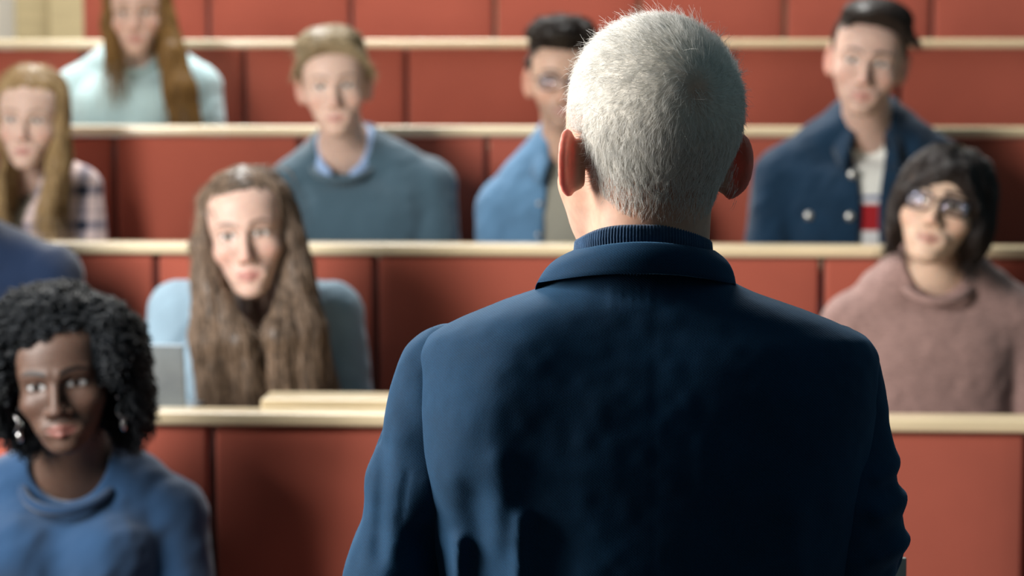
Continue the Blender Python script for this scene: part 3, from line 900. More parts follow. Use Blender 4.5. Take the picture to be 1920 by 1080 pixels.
def woman_front():
    i = 0
    b = make_body('woman', dict(Y=YT[i], Yh=YT[i] - .13, floor=FL[i], eye=(105, 724), yaw=2, pitch=3, roll=-7, hs=1.04, nb=(135, 882), jl=(-40, 975), jr=(315, 968), g=.95, fem=1, neckr=.96, res=.0025,
        head=dict(skin=SK['dark'], fl=.93, fem=1, lip=1.35, jw=1.0, nw=1.3, redf=(1.0, .75, .7), lipc=(.20, .075, .062), brow=(.004, .003, .003), browm=1.0, iris=(.012, .007, .005), white=(.36, .36, .36), lash=(.006, .004, .003)),
        label='dark-skinned woman with black curly hair in a navy sweatshirt, seated in the front row', pants='dark'))
    g = garment(b, 'sweatshirt', M['navy_sweat'], .016, .017, .006, 11, fem=1, ease=.08, neck=.021)
    neckband(b, 'neckband', M['navy_rib'], .079, -.016, .036, .009, g)
    o = hair(b, h_coils, M['h_black'], down, (-.16, -.11, -.13), (.17, .14, .19), n=0, step=.0045)
    # coils standing out of the hair
    me = o.data; n = len(me.vertices); co = np.empty(n * 3); me.vertices.foreach_get('co', co); co = co.reshape(-1, 3) + np.array(b.base)
    x, y, z = b.f.l(co[:, 0], co[:, 1], co[:, 2]); P = np.stack([x, y, z], 1)
    r = np.random.default_rng(4); P = P[~((np.abs(P[:, 0]) < .058) & (P[:, 1] < -.03) & (P[:, 2] < .055))]
    P = P[r.choice(len(P), 6500)]; N = len(P); K = 24
    c = np.array([0, .02, .02]); d = P - c; d /= np.linalg.norm(d, axis=1)[:, None]; d += r.normal(0, .35, d.shape)
    d[:, 1] = np.where((np.abs(P[:, 0]) < .075) & (P[:, 1] < 0), np.maximum(d[:, 1], -.12), d[:, 1])
    d /= np.linalg.norm(d, axis=1)[:, None]
    L = r.uniform(.014, .034, N); ph = r.uniform(0, 6.28, N); t = np.linspace(0, 1, K)
    ax = d[:, None, :] * (L[:, None] * t[None])[..., None]; ax[..., 2] -= (L[:, None] * .55 * t[None] ** 2)
    u = np.cross(d, [0.3, .2, 1.]); u /= np.linalg.norm(u, axis=1)[:, None]; v = np.cross(d, u)
    an = ph[:, None] + t[None] * 2 * PI * 3.6; rr = .0034 * np.sqrt(t)[None, :, None]
    S = P[:, None, :] - d[:, None, :] * .006 + ax + rr * (np.cos(an)[..., None] * u[:, None, :] + np.sin(an)[..., None] * v[:, None, :])
    ok = ~(((np.abs(S[..., 0]) < .092) & (S[..., 1] < -.022) & (S[..., 2] < -.025)) | (np.abs(S[..., 0]) < .058) & (S[..., 1] < -.04) & (S[..., 2] < .062)).any(1); S = S[ok]; N = len(S)
    S = b.f.w(S.reshape(-1, 3)).reshape(N, K, 3)
    curves_obj('hair_coils', S, np.linspace(.0019, .0011, K)[None], M['h_black'], o, b.base)
    for s in (-1, 1):
        pts = [b.f.w((s * (.083 + .005 * math.sin(q * .9)), -.026 + .012 * math.sin(q / 16 * 2 * PI), -.062 + .016 * math.cos(q / 16 * 2 * PI))) for q in range(16)]
        V, Q = join([tube(pts, .0022, 6, True), tube([b.f.w((s * .082, -.026, -.076)), b.f.w((s * .083, -.026, -.094))], [.006, .004], 8), tube([b.f.w((s * .079, -.020, -.036)), b.f.w((s * .079, -.020, -.044))], .0045, 8)])
        part(b, 'earring', V, Q, M['silver'], label='silver drop earring')
    return b
woman_front()

# ---- person in navy at the left edge of the second row
def h_plain(x, y, z):
    d = ell(x, y, z, (0, .018, .042), (.083, .104, .090)) + .002 * vnoise(x, y, z * .3, 90, 3)
    d = smax(d, (-.035 + .6 * (-y + .02)) * 1. - z, .012)
    return cutface(d, x, y, z, .075)
def person_edge():
    i = 1
    b = make_body('edge', dict(Y=YT[i], floor=FL[i], eye=(-105, 300), yaw=5, hs=1.0, nb=(-88, 470), jl=(-268, 520), jr=(92, 522), g=1.03, res=.005, male=1,
        head=dict(skin=SK['tan'], brow=(.02, .014, .01)), label='person in a dark navy sweater cut off by the photo edge, beside the long-haired woman'))
    g = garment(b, 'sweater', M['navy_dark'], .016, .018, .004, 21)
    neckband(b, 'neckband', M['navy_dark'], .068, .004, .03, .009, g)
    hair(b, h_plain, M['h_dark'], down, (-.11, -.12, -.1), (.11, .14, .15), n=0, step=.005)
person_edge()

# ---- woman with long brown hair, second row
def chain(x, y, z, pts, rad, k=.02):
    d = None
    for a in range(len(pts) - 1):
        e = cap(x, y, z, pts[a], pts[a + 1], rad[a], rad[a + 1]); d = e if d is None else smin(d, e, k)
    return d
def h_long(x, y, z):
    d = ell(x, y, z, (0, .018, .040), (.082, .106, .083))
    d = smax(d, -.05 - z, .02)
    for s in (-1, 1):
        d = smin(d, chain(x, y, z, [(s * .060, -.010, .060), (s * .083, -.018, -.02), (s * .086, -.035, -.10), (s * .088, -.075, -.20), (s * .085, -.10, -.33)], [.028, .024, .030, .036, .030]), .016)
        d = smin(d, chain(x, y, z, [(s * .068, .03, .02), (s * .084 - .006, .02, -.08), (s * .094 - .006, -.02, -.20), (s * .104, -.045, -.32)], [.030, .030, .036, .032]), .02)
        d = smin(d, chain(x, y, z, [(s * .066, -.055, -.11), (s * .036 + .006, -.102, -.20), (s * .026 + .010, -.118, -.335)], [.014, .027, .027]), .018)
    d = d + .0035 * vnoise(x, y, z * .12, 75, 8) + .002 * vnoise(x, y, z * .15, 190, 9)
    return cutface(d, x, y, z, .064, 0, .062, .10, .112, -.135, .012, .036)
def flow_long(p):
    x, y, z = p.T
    t = np.stack([np.sign(x) * np.clip(1.2 * (z - .07) / .05, 0, 1.5) + .1 * np.sin(40 * z), -.12 - 0 * x, -np.ones_like(x)], 1)
    return t / np.linalg.norm(t, axis=1)[:, None]
def woman_long():
    i = 1
    b = make_body('girl', dict(Y=YT[i] - .06, Yh=YT[i] - .20, floor=FL[i], eye=(458, 441), yaw=4, pitch=2, roll=-6.5, hs=1.03, nb=(481, 600), jl=(340, 588), jr=(622, 590), g=.92, fem=1, Yhip=YT[i], neckr=.92,
        head=dict(skin=SK['fair'], fl=1.04, fem=1, jw=.95, lip=1.1, lipc=(.42, .17, .15), brow=(.07, .04, .025), iris=(.06, .045, .03), white=(.66, .64, .62)),
        label='woman with very long brown hair and pale denim shirt in the second row', pants='jeans'))
    garment(b, 'tee_shirt', M['grey_tee'], .008, .009, .003, 31, fem=1, cuff=.5)
    s = garment(b, 'denim_shirt', M['pale_denim'], .018, .018, .006, 32, fem=1, open_w=[.05, .05, .06, .05, .05], ease=.06)
    shirt_collar(b, 'collar', M['pale_denim'], .064, .02, .045, 42, .03, .022, parent=s)
    hair(b, h_long, M['h_brown'], flow_long, (-.18, -.18, -.37), (.19, .14, .15), n=5200, L=(.10, .20), K=9, rad=.0009, lift=(.0, .003), step=.0045, seed=5)
woman_long()

# ---- man with spectacles and dark bowl-cut hair, second row right
def h_bowl(x, y, z):
    d = ell(x, y, z, (.004, .016, .040), (.094, .112, .093))
    d = smin(d, ell(x, y, z, (.074, .005, -.025), (.034, .060, .062)), .02)
    d = smin(d, ell(x, y, z, (-.072, -.012, -.022), (.026, .055, .066)), .02)
    d = d + .003 * vnoise(x, y, z * .2, 80, 12)
    d = smax(d, -.088 - z, .012)
    c = np.minimum(ell(x, y, z, (.012, -.13, -.045), (.060, .092, .090)), ell(x, y, z, (-.012, -.13, -.075), (.054, .095, .085)))
    d = smax(d, -c, .010)
    # fringe swept to one side
    d = smin(d, cap(x, y, z, (.012, -.088, .062), (-.058, -.078, .012), .014, .012), .012)
    d = smin(d, cap(x, y, z, (.03, -.082, .066), (.066, -.062, .010), .014, .012), .012)
    return d
def flow_bowl(p):
    x, y, z = p.T
    t = np.stack([np.where(x < .02, -.9, .7) * np.clip((z + .02) / .06, 0, 1), -.5 * np.clip((z + .0) / .06, 0, 1), -np.ones_like(x) * .9], 1)
    return t / np.linalg.norm(t, axis=1)[:, None]
def man_bowl():
    i = 1
    b = make_body('bowl', dict(Y=YT[i], Yh=YT[i] - .06, floor=FL[i], eye=(1757, 381), yaw=-14, pitch=-12, roll=11, hs=1.05, nb=(1754, 514), jl=(1606, 612), jr=(1902, 606), elx=.06, g=.98, male=1,
        head=dict(skin=SK['asian'], fl=.97, jw=.98, nose=.85, brow=(.02, .015, .012), iris=(.015, .009, .006), lipc=(.42, .20, .16), earred=.7),
        label='man with black glasses, dark bowl-cut hair and a mauve knit sweater', pants='dark'))
    s = garment(b, 'sweater', M['mauve'], .018, .022, .0045, 41, ease=.12, neck=.013)
    neckband(b, 'neckband', M['mauve'], .071, -.012, .036, .008, s)
    hair(b, h_bowl, M['h_black2'], flow_bowl, (-.12, -.12, -.12), (.13, .15, .155), n=3200, L=(.05, .10), rad=.0008, seed=6)
    eyeglasses(b, M['frame'], M['lens'], .0265, .0175, -.006, .0015)
man_bowl()

# ---- third row
def h_center(x, y, z):
    d = ell(x, y, z, (0, .018, .044), (.083, .105, .088)); d = smax(d, -.04 - z, .02)
    for s in (-1, 1):
        d = smin(d, chain(x, y, z, [(s * .056, -.015, .055), (s * .074, -.03, -.02), (s * .074, -.055, -.10), (s * .056, -.085, -.215)], [.026, .016, .020, .019]), .016)
        d = smin(d, chain(x, y, z, [(s * .062, .03, .02), (s * .066, .03, -.09), (s * .064, .02, -.2)], [.027, .026, .026]), .02)
    d = d + .003 * vnoise(x, y, z * .12, 70, 14)
    return cutface(d, x, y, z, .060, 0, .060, .10, .11, -.135, .012, .034)
def woman_plaid():
    i = 2
    b = make_body('plaid', dict(Y=YT[i], floor=FL[i], eye=(45, 226), yaw=3, roll=2, hs=1.0, nb=(47, 340), jl=(-86, 362), jr=(146, 356), g=.9, fem=1, res=.0035, neckr=.92,
        head=dict(skin=SK['fair2'], fem=1, jw=.95, lipc=(.45, .22, .2), brow=(.16, .1, .06), browm=.6, iris=(.1, .12, .13)),
        label='fair-haired woman in a pink plaid shirt at the left edge'))
    s = garment(b, 'plaid_shirt', M['plaid'], .014, .015, .005, 51, fem=1, open_w=[.045, .04, .012, -.05, -.05])
    shirt_collar(b, 'collar', M['plaid'], .060, .018, .045, 36, .035, .022, parent=s)
    garment(b, 'undershirt', M['grey_tee'], .006, .006, .0, 52, fem=1, cuff=.3)
    hair(b, h_center, M['h_gold'], flow_long, (-.13, -.14, -.26), (.13, .14, .15), n=2400, L=(.08, .16), rad=.001, step=.005)
woman_plaid()

def h_side(x, y, z):
    d = ell(x, y, z, (0, .018, .044), (.083, .104, .088))
    d = smin(d, ell(x, y, z, (-.006, -.030, .098), (.076, .076, .038)), .02)
    d = smin(d, cap(x, y, z, (.03, -.075, .085), (.081, -.035, .016), .024, .016), .016)
    d = smin(d, cap(x, y, z, (-.03, -.078, .085), (-.076, -.04, .035), .020, .014), .016)
    d = d + .003 * vnoise(x * .6, y, z * .4, 90, 16)
    d = smax(d, (.0 + .9 * (-y + .0)) - z + np.where(y > .02, -.04, 0), .01)
    return cutface(d, x, y, z, .068, -.004, .061, .09, .10, -.135, .010)
def flow_side(p):
    x, y, z = p.T
    t = np.stack([np.where(x > -.03, .9, -.7) * np.clip((z - .0) / .06, .1, 1), -.3 * np.clip((z - .03) / .05, 0, 1), -np.ones_like(x) * .6], 1)
    return t / np.linalg.norm(t, axis=1)[:, None]
def man_teal():
    i = 2
    b = make_body('teal', dict(Y=YT[i], Yh=YT[i] - .12, floor=FL[i], eye=(626, 162), yaw=7, roll=-3, pitch=2, hs=1.02, nb=(646, 288), elx=.03, jl=(556, 350), jr=(804, 350), g=.98, male=1, res=.0035,
        head=dict(skin=SK['fair2'], jw=.98, brow=(.12, .08, .05), browm=.7, iris=(.09, .11, .12), lipc=(.48, .24, .21)),
        label='sandy-haired man in a slate teal sweater over a light blue shirt collar'))
    s = garment(b, 'sweater', M['teal'], .017, .02, .005, 61, ease=.1, neck=.020)
    neckband(b, 'neckband', M['teal'], .0775, -.022, .038, .008, s, -.012)
    garment(b, 'shirt', M['sky_shirt'], .006, .006, .001, 62, neck=.004)
    shirt_collar(b, 'shirt_collar', M['sky_shirt'], .060, .012, .030, 20, .004, .010, dz=-.002, tilt=.032, dy=-.006)
    hair(b, h_side, M['h_blond'], flow_side, (-.13, -.13, -.09), (.14, .15, .17), n=2400, L=(.04, .09), rad=.0009)
man_teal()

def h_curly(x, y, z):
    d = ell(x, y, z, (0, .018, .044), (.080, .102, .084))
    d = smin(d, ell(x, y, z, (-.002, -.022, .108), (.080, .080, .042)), .02)
    d = d + .007 * vnoise(x, y, z, 48, 18) + .003 * vnoise(x, y, z, 110, 19)
    d = smax(d, (.012 + .7 * (-y)) - z + np.where(y > .02, -.04, 0), .01)
    return cutface(d, x, y, z, .070, 0, .060, .09, .09, -.135, .010)
def man_curly():
    i = 2
    b = make_body('curly', dict(Y=YT[i], floor=FL[i], eye=(1056, 152), yaw=5, roll=1, hs=1.0, nb=(1062, 282), elx=.012, jl=(946, 388), jr=(1190, 388), g=1.0, male=1, res=.0035,
        head=dict(skin=SK['tan'], stubble=.45, brow=(.02, .014, .01), iris=(.02, .012, .008), lipc=(.38, .2, .17)),
        label='curly-haired man with glasses in a mid-blue denim shirt, half hidden behind the lecturer'))
    garment(b, 'tee_shirt', M['grey_tee'], .008, .009, .003, 71, cuff=.4)
    s = garment(b, 'denim_shirt', M['mid_denim'], .018, .02, .006, 72, open_w=[.04, .038, .052, .06, .06], ease=.08)
    shirt_collar(b, 'collar', M['mid_denim'], .064, .022, .045, 34, .04, .024, parent=s)
    for q in range(3):
        c = b.nb + V3((-.060 - .002 * q, 0, -.05 - .075 * q)); c[1] = front_y(s, b, c[0], c[2]) + .001; V, Q = tube([c + V3((0, .006, 0)), c + V3((0, -.006, 0))], .0055, 10); part(b, 'button', V, Q, M['button'], s)
    hair(b, h_curly, M['h_curl'], lambda p: np.stack([np.sin(90 * p[:, 1] + 60 * p[:, 2]), np.cos(80 * p[:, 0]), np.sin(70 * p[:, 0] + 90 * p[:, 1])], 1), (-.13, -.13, -.09), (.13, .15, .18), n=2200, L=(.03, .05), rad=.0012, lift=(0, .008))
    eyeglasses(b, M['frame'], M['lens'], .026, .018, -.006, .0012)
man_curly()

def h_quiff(x, y, z):
    d = ell(x, y, z, (0, .018, .040), (.0795, .102, .083))
    d = smin(d, ell(x, y, z, (.010, -.020, .098), (.074, .088, .038)), .016)
    d = smin(d, cap(x, y, z, (.0, -.080, .090), (.070, -.050, .062), .022, .022), .018)
    d = d + .0025 * vnoise(x * .5, y, z * .4, 80, 20)
    d = smax(d, (.015 + .8 * (-y)) - z + np.where(y > .02, -.05, 0), .012)
    return cutface(d, x, y, z, .072, -.006, .063, .09, .09, -.135, .010)
def man_denim():
    i = 2
    b = make_body('denim', dict(Y=YT[i], Yh=YT[i] - .14, floor=FL[i], eye=(1625, 117), yaw=-5, roll=8, pitch=2, hs=1.08, nb=(1628, 246), jl=(1470, 335), jr=(1770, 328), g=1.06, male=1, res=.0035,
        head=dict(skin=SK['fair'], jw=1.04, stubble=.12, brow=(.03, .02, .015), iris=(.03, .03, .03), lipc=(.46, .21, .18), earred=.6),
        label='man with a dark quiff wearing a dark denim jacket over a white tee', pants='dark'))
    def teecol(V):
        z = b.nb[2] - V[:, 2]; C = np.tile(np.array(lin(214, 214, 208)), (len(V), 1))
        C[(z > .150)] = lin(70, 84, 130); C[(z > .160)] = lin(205, 205, 205); C[(z > .172)] = lin(150, 30, 36); C[(z > .235)] = lin(205, 205, 205)
        return C
    garment(b, 'tee_shirt', M['tee'], .008, .009, .002, 81, cuff=.4, col=teecol, step=.004)
    s = garment(b, 'denim_jacket', M['dark_denim'], .022, .022, .006, 82, open_w=[.055, .047, .021, .028, .03], ease=.08)
    shirt_collar(b, 'collar', M['dark_denim'], .064, .040, .055, 34, .06, .026, parent=s, th=.004)
    jc = (b.jl + b.jr) / 2
    for dx, dz in ((-.044, -.100), (-.050, -.200), (-.146, -.200)):
        c = b.nb + V3((dx, 0, dz)); c[1] = front_y(s, b, c[0], c[2]) + .001; V, Q = tube([c + V3((0, .006, 0)), c + V3((0, -.005, 0))], .0115, 14); part(b, 'button', V, Q, M['button'], s, label='round metal button')
    for sx in (-1, 1):
        c = jc + V3((sx * .105, 0, 0)); c[2] = b.nb[2] - .19; c[1] = front_y(s, b, c[0] + sx * .03, c[2] - .02) + .006
        A = np.array([[(c[0] + (u - .5) * .10, c[1] - .008 + .35 * abs((u - .5) * .10) * (sx * (u - .5) > 0), c[2] + .012 - v * (.03 + .02 * (1 - abs(2 * u - 1)))) for v in (0, .5, 1)] for u in np.linspace(0, 1, 7)])
        V, Q = sheet(A, A + (0, .004, 0), False); part(b, 'pocket_flap', V, Q, M['dark_denim'], s)
    hair(b, h_quiff, M['h_dark'], flow_side, (-.13, -.13, -.09), (.14, .15, .17), n=2400, L=(.04, .09), rad=.0009)
man_denim()

# ---- woman in pale aqua, fourth row
def h_drape(x, y, z):
    d = ell(x, y, z, (0, .018, .044), (.083, .105, .088)); d = smax(d, -.04 - z, .02)
    d = smin(d, chain(x, y, z, [(-.058, -.015, .055), (-.078, -.03, -.02), (-.070, -.055, -.115)], [.028, .020, .022]), .016)
    d = smin(d, chain(x, y, z, [(.058, -.015, .055), (.082, -.03, -.02), (.098, -.065, -.12), (.118, -.10, -.22), (.135, -.11, -.34)], [.028, .024, .034, .042, .044]), .018)
    d = smin(d, chain(x, y, z, [(.06, .03, .02), (.08, .03, -.09), (.10, .0, -.2)], [.03, .035, .03]), .02)
    d = d + .003 * vnoise(x, y, z * .12, 70, 24)
    return cutface(d, x, y, z, .060, 0, .060, .10, .11, -.135, .012, .034)
def woman_aqua():
    i = 3
    b = make_body('aqua', dict(Y=YT[i], floor=FL[i], eye=(252, 24), yaw=5, roll=-2, hs=1.0, nb=(258, 106), jl=(146, 168), jr=(370, 164), g=.95, fem=1, res=.0035, neckr=.92,
        head=dict(skin=SK['fair'], fem=1, jw=.95, lipc=(.45, .2, .18), brow=(.1, .07, .04), iris=(.05, .05, .05)),
        label='woman in a pale aqua jumper with long light brown hair over one shoulder'))
    s = garment(b, 'jumper', M['aqua'], .016, .02, .005, 91, fem=1, neck=.012, ease=.08)
    neckband(b, 'neckband', M['aqua'], .070, -.006, .034, .006, s)
    hair(b, h_drape, M['h_lbrown'], flow_long, (-.13, -.17, -.38), (.20, .14, .15), n=2600, L=(.08, .18), rad=.001, step=.005)
woman_aqua()
# ------------------------------------------------------------------ the grey-haired man, seen from behind
def twill(name, c):
    t = NT(name); v = t.obj()
    wv = t.add('TexWave', wave_type='BANDS', bands_direction='DIAGONAL'); t.link(t.obj((1, .2, 1.25)), wv.inputs['Vector'])
    wv.inputs['Scale'].default_value = 210; wv.inputs['Distortion'].default_value = 1.2; wv.inputs['Detail'].default_value = 1; wv.inputs['Detail Scale'].default_value = 3
    n1 = t.noise(v, 14, 5, .6); n2 = t.noise(v, 650, 3)
    f = t.math('ADD', t.math('MULTIPLY', n1, .55), t.math('MULTIPLY', n2, .45))
    f = t.math('ADD', f, t.math('MULTIPLY', t.math('SUBTRACT', wv.outputs['Fac'], .5), .16))
    t.link(t.ramp(f, [(.3, tuple(x * .72 for x in c)), (.72, tuple(x * 1.35 for x in c))]), t.b.inputs['Base Color'])
    t.set(Roughness=.85, Sheen_Weight=.25, Sheen_Roughness=.4); t.b.inputs['Specular IOR Level'].default_value = .2
    t.b.inputs['Sheen Tint'].default_value = (.22, .52, .9, 1)
    t.bump(t.math('ADD', t.math('MULTIPLY', wv.outputs['Fac'], .6), n2), .22, .0006)
    return t.m
M['blazer'] = twill('navy_wool_twill', lin(5, 45, 72))
M['turtle'] = fabric('navy_ribbed_knit', lin(40, 72, 104), var=.3, grain=1500, rough=.9, sheen=.3, bump=.5, blotch=60)
M['h_white'] = hair_mat('white_hair', lin(198, 195, 187), lin(247, 245, 240), .42, .4)
M['h_white2'] = fabric('white_hair_base', (.6, .6, .6), .12, 300, .8, 0, .2, 120, 'Col')
M['folder'] = simple('grey_card', lin(120, 132, 130), .6)

def lecturer():
    YM = 2.27; b = Body(); b.name = 'lecturer'; b.g = 1.06; fl = 0.0
    hm = dict(skin=(.56, .33, .235), jw=1.12, w=.965, ear=.88, eax=.0735, eart=36, redf=(1.0, .5, .42), earred=.9, earc=(.74, .24, .18), brow=(.4, .38, .35), stubble=.12, stubc=(.5, .42, .38))
    f = b.f = Frame(W(1217, 285, YM), 199, 0, 2.0, .995)
    P = lambda x, y, dy=0: np.array(W(x, y, YM + dy))
    b.nb = P(1207, 575, .035); b.jl = P(845, 745); b.jr = P(1560, 735)
    b.hip = V3((b.nb[0], YM + .01, .92)); b.base = (float(b.hip[0]), float(b.hip[1]), fl); b.fl = fl
    b.el = P(775, 1290, .01); b.er = P(1585, 1280, .02)
    b.wl = b.el + V3((.03, .10, -.24)); b.wr = b.er + V3((-.03, .10, -.24))
    h = f.c
    xs = axis([(b.jl[0] - .14, .010), (h[0] - .115, .0022), (h[0] + .115, .010), b.jr[0] + .14])
    ys = axis([(YM - .16, .0022), (YM + .14, .012), YM + .30])
    zs = axis([(-.03, .010), (h[2] - .16, .0022), h[2] + .15])
    F = Field(xs, ys, zs)
    F.add(lambda x, y, z: head_sdf(*f.l(x, y, z), hm) * f32(f.hs), h - .17, h + .17, .001)
    up = f.w((0, .012, -.04)); na = b.nb + V3((0, -.02, -.03))
    n1a, n1b, r1 = up, na, .0505; n2a, n2b, r2 = f.w((0, .036, -.02)), na + V3((0, -.012, .02)), .041
    F.cap(n1a, n1b, r1, r1 * 1.05, k=.02); F.cap(n2a, n2b, r2, r2 * 1.15, k=.03)
    torso(F, b, -.02, -.012)
    for s, w in ((-1, b.wl), (1, b.wr)):
        hd = w + V3((0, .02, -.075)); F.cap(w, hd, .027, .026, k=.02)
        for q, ln in zip((-.026, -.009, .009, .026), (.06, .075, .078, .064)):
            a = hd + V3((q * .2, q, -.02)); m = a + V3((-s * .006, q * .1, -ln * .55)); F.cap(a, m, .010, .009, k=.006); F.cap(m, m + V3((-s * .018, 0, -ln * .38)), .009, .008, k=.004)
        a = hd + V3((-s * .012, .022, .03)); F.cap(a, a + V3((-s * .012, .022, -.04)), .012, .010, k=.01); F.cap(a + V3((-s * .012, .022, -.04)), a + V3((-s * .018, .022, -.068)), .010, .009, k=.004)
    for s in (-1, 1):
        hp = b.hip + V3((s * .09, 0, -.02)); kn = hp + V3((s * .01, .01, -.42)); an = kn + V3((s * .005, -.02, -.40))
        F.cap(hp, kn, .078, .055, k=.03); F.cap(kn, an, .054, .037, k=.02)
    V, Q = F.mesh(); V, Q = biggest(V, Q); V = relax(V, Q, 1, .4)
    x, y, z = f.l(V[:, 0], V[:, 1], V[:, 2]); C = head_color(x, y, z, hm)
    # the scalp at the crown is ruddier, the nape too
    wsp = np.exp(-(((x + .004) / .02) ** 2 + ((z - .062) / .02) ** 2)) * (y > 0)
    C = C * (1 - .3 * wsp[:, None]) + np.array((.6, .27, .2)) * .3 * wsp[:, None]
    b.o = mesh_obj('person', V, Q, M['skin'], None, b.base, C)
    tag(b.o, 'grey-haired man seen from behind in a navy blazer and turtleneck, standing before the audience', 'person')

    # ---- hair
    la, lb = np.array(f.l(*n1a)), np.array(f.l(*n1b)); lc, ld = np.array(f.l(*n2a)), np.array(f.l(*n2b))
    def h_white(x, y, z, up_=0.):
        th = np.interp(z, [-.075, -.055, -.02, .04, .09, .13], [.0005, .002, .0045, .006, .0085, .010])
        d = ell(x, y, z, (0, .014, .036), (.0755 * hm['w'], .099, .081))
        n = smin(cap(x, y, z, la, lb, r1 / f.hs, r1 * 1.05 / f.hs), cap(x, y, z, lc, ld, r2 / f.hs, r2 * 1.15 / f.hs), .03)
        d = smin(d, n, .022)
        ax = np.abs(x)
        zb = -.066 + up_ + np.clip((.066 - y), 0, .04) * .55 + np.clip(ax - .045, 0, .03) * .55
        zb = np.where((y < .030) & (y > -.035) & (ax > .05), np.maximum(zb, .018), zb)
        if up_:
            q = sstep(.0, .032, z - zb); th = (th - np.interp(z, [-.02, .05], [.0028, .0])) * q - .005 * (1 - q)
        d = d - th
        d = smax(d, zb - z, .008)
        return smax(d, np.minimum(-.052 - y, .075 - z) if False else -ell(x, y, z, (0, -.145, -.02), (.064, .085, .105)), .01)
    wc = np.array((-.004, .100, .062))
    def flow(p):
        d = p - wc; r = np.linalg.norm(d, axis=1)[:, None]; u = d / (r + 1e-6)
        sw = np.cross(np.tile(wc / np.linalg.norm(wc), (len(p), 1)), u)
        dn = np.clip((.045 - p[:, 2]) / .06, 0, 1)[:, None]
        t = (u + .45 * sw * np.exp(-r / .05)) * (1 - dn) + np.array([0, 0, -1.]) * dn
        return t
    step = .003
    def field(fn):
        H = Field(axis([(-.105, step), .105]), axis([(-.11, step), .135]), axis([(-.10, step), .15]))
        H.add(fn, [-9] * 3, [9] * 3, .0001)
        V, Q = H.mesh(); V, Q = biggest(V, Q); return relax(V, Q, 2, .5), Q
    VB, Q = field(lambda x, y, z: h_white(x, y, z, .004) + .0012 * vnoise(x, y, z, 160, 33))
    pk = np.clip(np.exp(-(((VB[:, 0] + .004) / .016) ** 2 + ((VB[:, 2] - .062) / .018) ** 2)) * (VB[:, 1] > 0) * .8 + np.clip((-.012 - VB[:, 2]) / .035, 0, 1) * .9, 0, 1)[:, None]
    HC_ = np.array(lin(203, 197, 186)) * (1 - pk) + np.array(lin(196, 150, 126)) * pk
    ho = part(b, 'hair', f.w(VB), Q, M['h_white2'], None, HC_, 'short white hair')
    V, _ = field(h_white)
    def grad(p):
        e = 1e-3; g = np.empty_like(p)
        for d in range(3):
            q = np.zeros(3); q[d] = e; g[:, d] = h_white(*(p + q).T) - h_white(*(p - q).T)
        return g / (np.linalg.norm(g, axis=1)[:, None] + 1e-9)
    r = np.random.default_rng(12)
    def strands(N, L, K, lift, rad, name, zt=None, jitter=.25):
        p = V[r.choice(len(V), N)] + r.normal(0, step * .5, (N, 3))
        dens = np.clip((p[:, 2] + .070) / .045, .06, 1) * np.clip(np.linalg.norm(p - wc, axis=1) / .020, .45, 1)
        p = p[r.uniform(0, 1, N) < dens]
        if zt is not None: p = p[p[:, 2] > zt]
        n = len(p); g = grad(p); v = h_white(*p.T); p = p - g * (v + .002)[:, None]
        ln = r.uniform(*L, n) * np.interp(p[:, 2], [-.07, -.03, .04, .1], [.45, .6, .85, 1.15]); lf = r.uniform(lift[0], lift[1], n) * np.interp(p[:, 2], [-.06, .05, .12], [.5, .9, 1.25])
        cl = np.stack([vnoise(*p.T, 130, 31 + d) for d in range(3)], 1) * .38
        j = r.normal(0, jitter, (n, 3)) + cl; pts = [p]; q = p
        for s in range(1, K):
            gg = grad(q); t = flow(q) + j
            t = t - (t * gg).sum(1)[:, None] * gg
            t /= np.linalg.norm(t, axis=1)[:, None] + 1e-9
            d = t + gg * (lf * (1.15 - .75 * s / K))[:, None]
            d /= np.linalg.norm(d, axis=1)[:, None]
            q = q + d * (ln / (K - 1))[:, None]; pts.append(q)
        S = np.stack(pts, 1); S = f.w(S.reshape(-1, 3)).reshape(n, K, 3)
        curves_obj(name, S, np.linspace(1, .3, K)[None] * rad, M['h_white'], ho, b.base)
    strands(46000, (.010, .020), 5, (.12, .55), .00016, 'hair_strands')
    strands(1600, (.014, .024), 5, (.6, 1.3), .00013, 'stray_hair', .02, .4)

    # ---- roll-neck sweater
    G = Field(axis([(b.jl[0] - .06, .008), b.jr[0] + .06]), axis([(YM - .17, .008), YM + .18]), axis([(.86, .008), b.nb[2] + .05]))
    torso(G, b, -.022, -.004, arms=False); V, Q = G.mesh(); V, Q = biggest(V, Q)
    sw = part(b, 'roll_neck_sweater', V, Q, M['turtle'])
    n = 560; A, B = [], []
    c0 = np.array(W(1206, 458, YM - .014))
    for i in range(n):
        a = 2 * PI * i / n; c, s = math.cos(a), math.sin(a); rib = .0007 * math.sin(a * 132)
        prof = [(.0570, -.042), (.0622, -.018), (.0632, .0), (.0640, .012), (.0632, .0195), (.0612, .0225), (.0590, .0205), (.0575, .012), (.0560, -.02)]
        A.append([c0 + V3((c * (q[0] + (rib if w < 6 else 0)) * 1.01, s * (q[0] + (rib if w < 6 else 0)) * 1.02 + .004, q[1] - .018 * abs(c) ** 3 + (-.012 * max(0, s)))) for w, q in enumerate(prof)])
    A = np.array(A); m, k, _ = A.shape
    Q = np.array([[i * k + v, ((i + 1) % m) * k + v, ((i + 1) % m) * k + v + 1, i * k + v + 1] for i in range(m) for v in range(k - 1)])
    part(b, 'roll_neck', A.reshape(-1, 3), Q, M['turtle'], sw)

    # ---- blazer
    xc = W(1206, 540, YM)[0]
    pz = lambda y: W(1206, y, YM)[2]
    px = lambda x, y: W(x, y, YM)
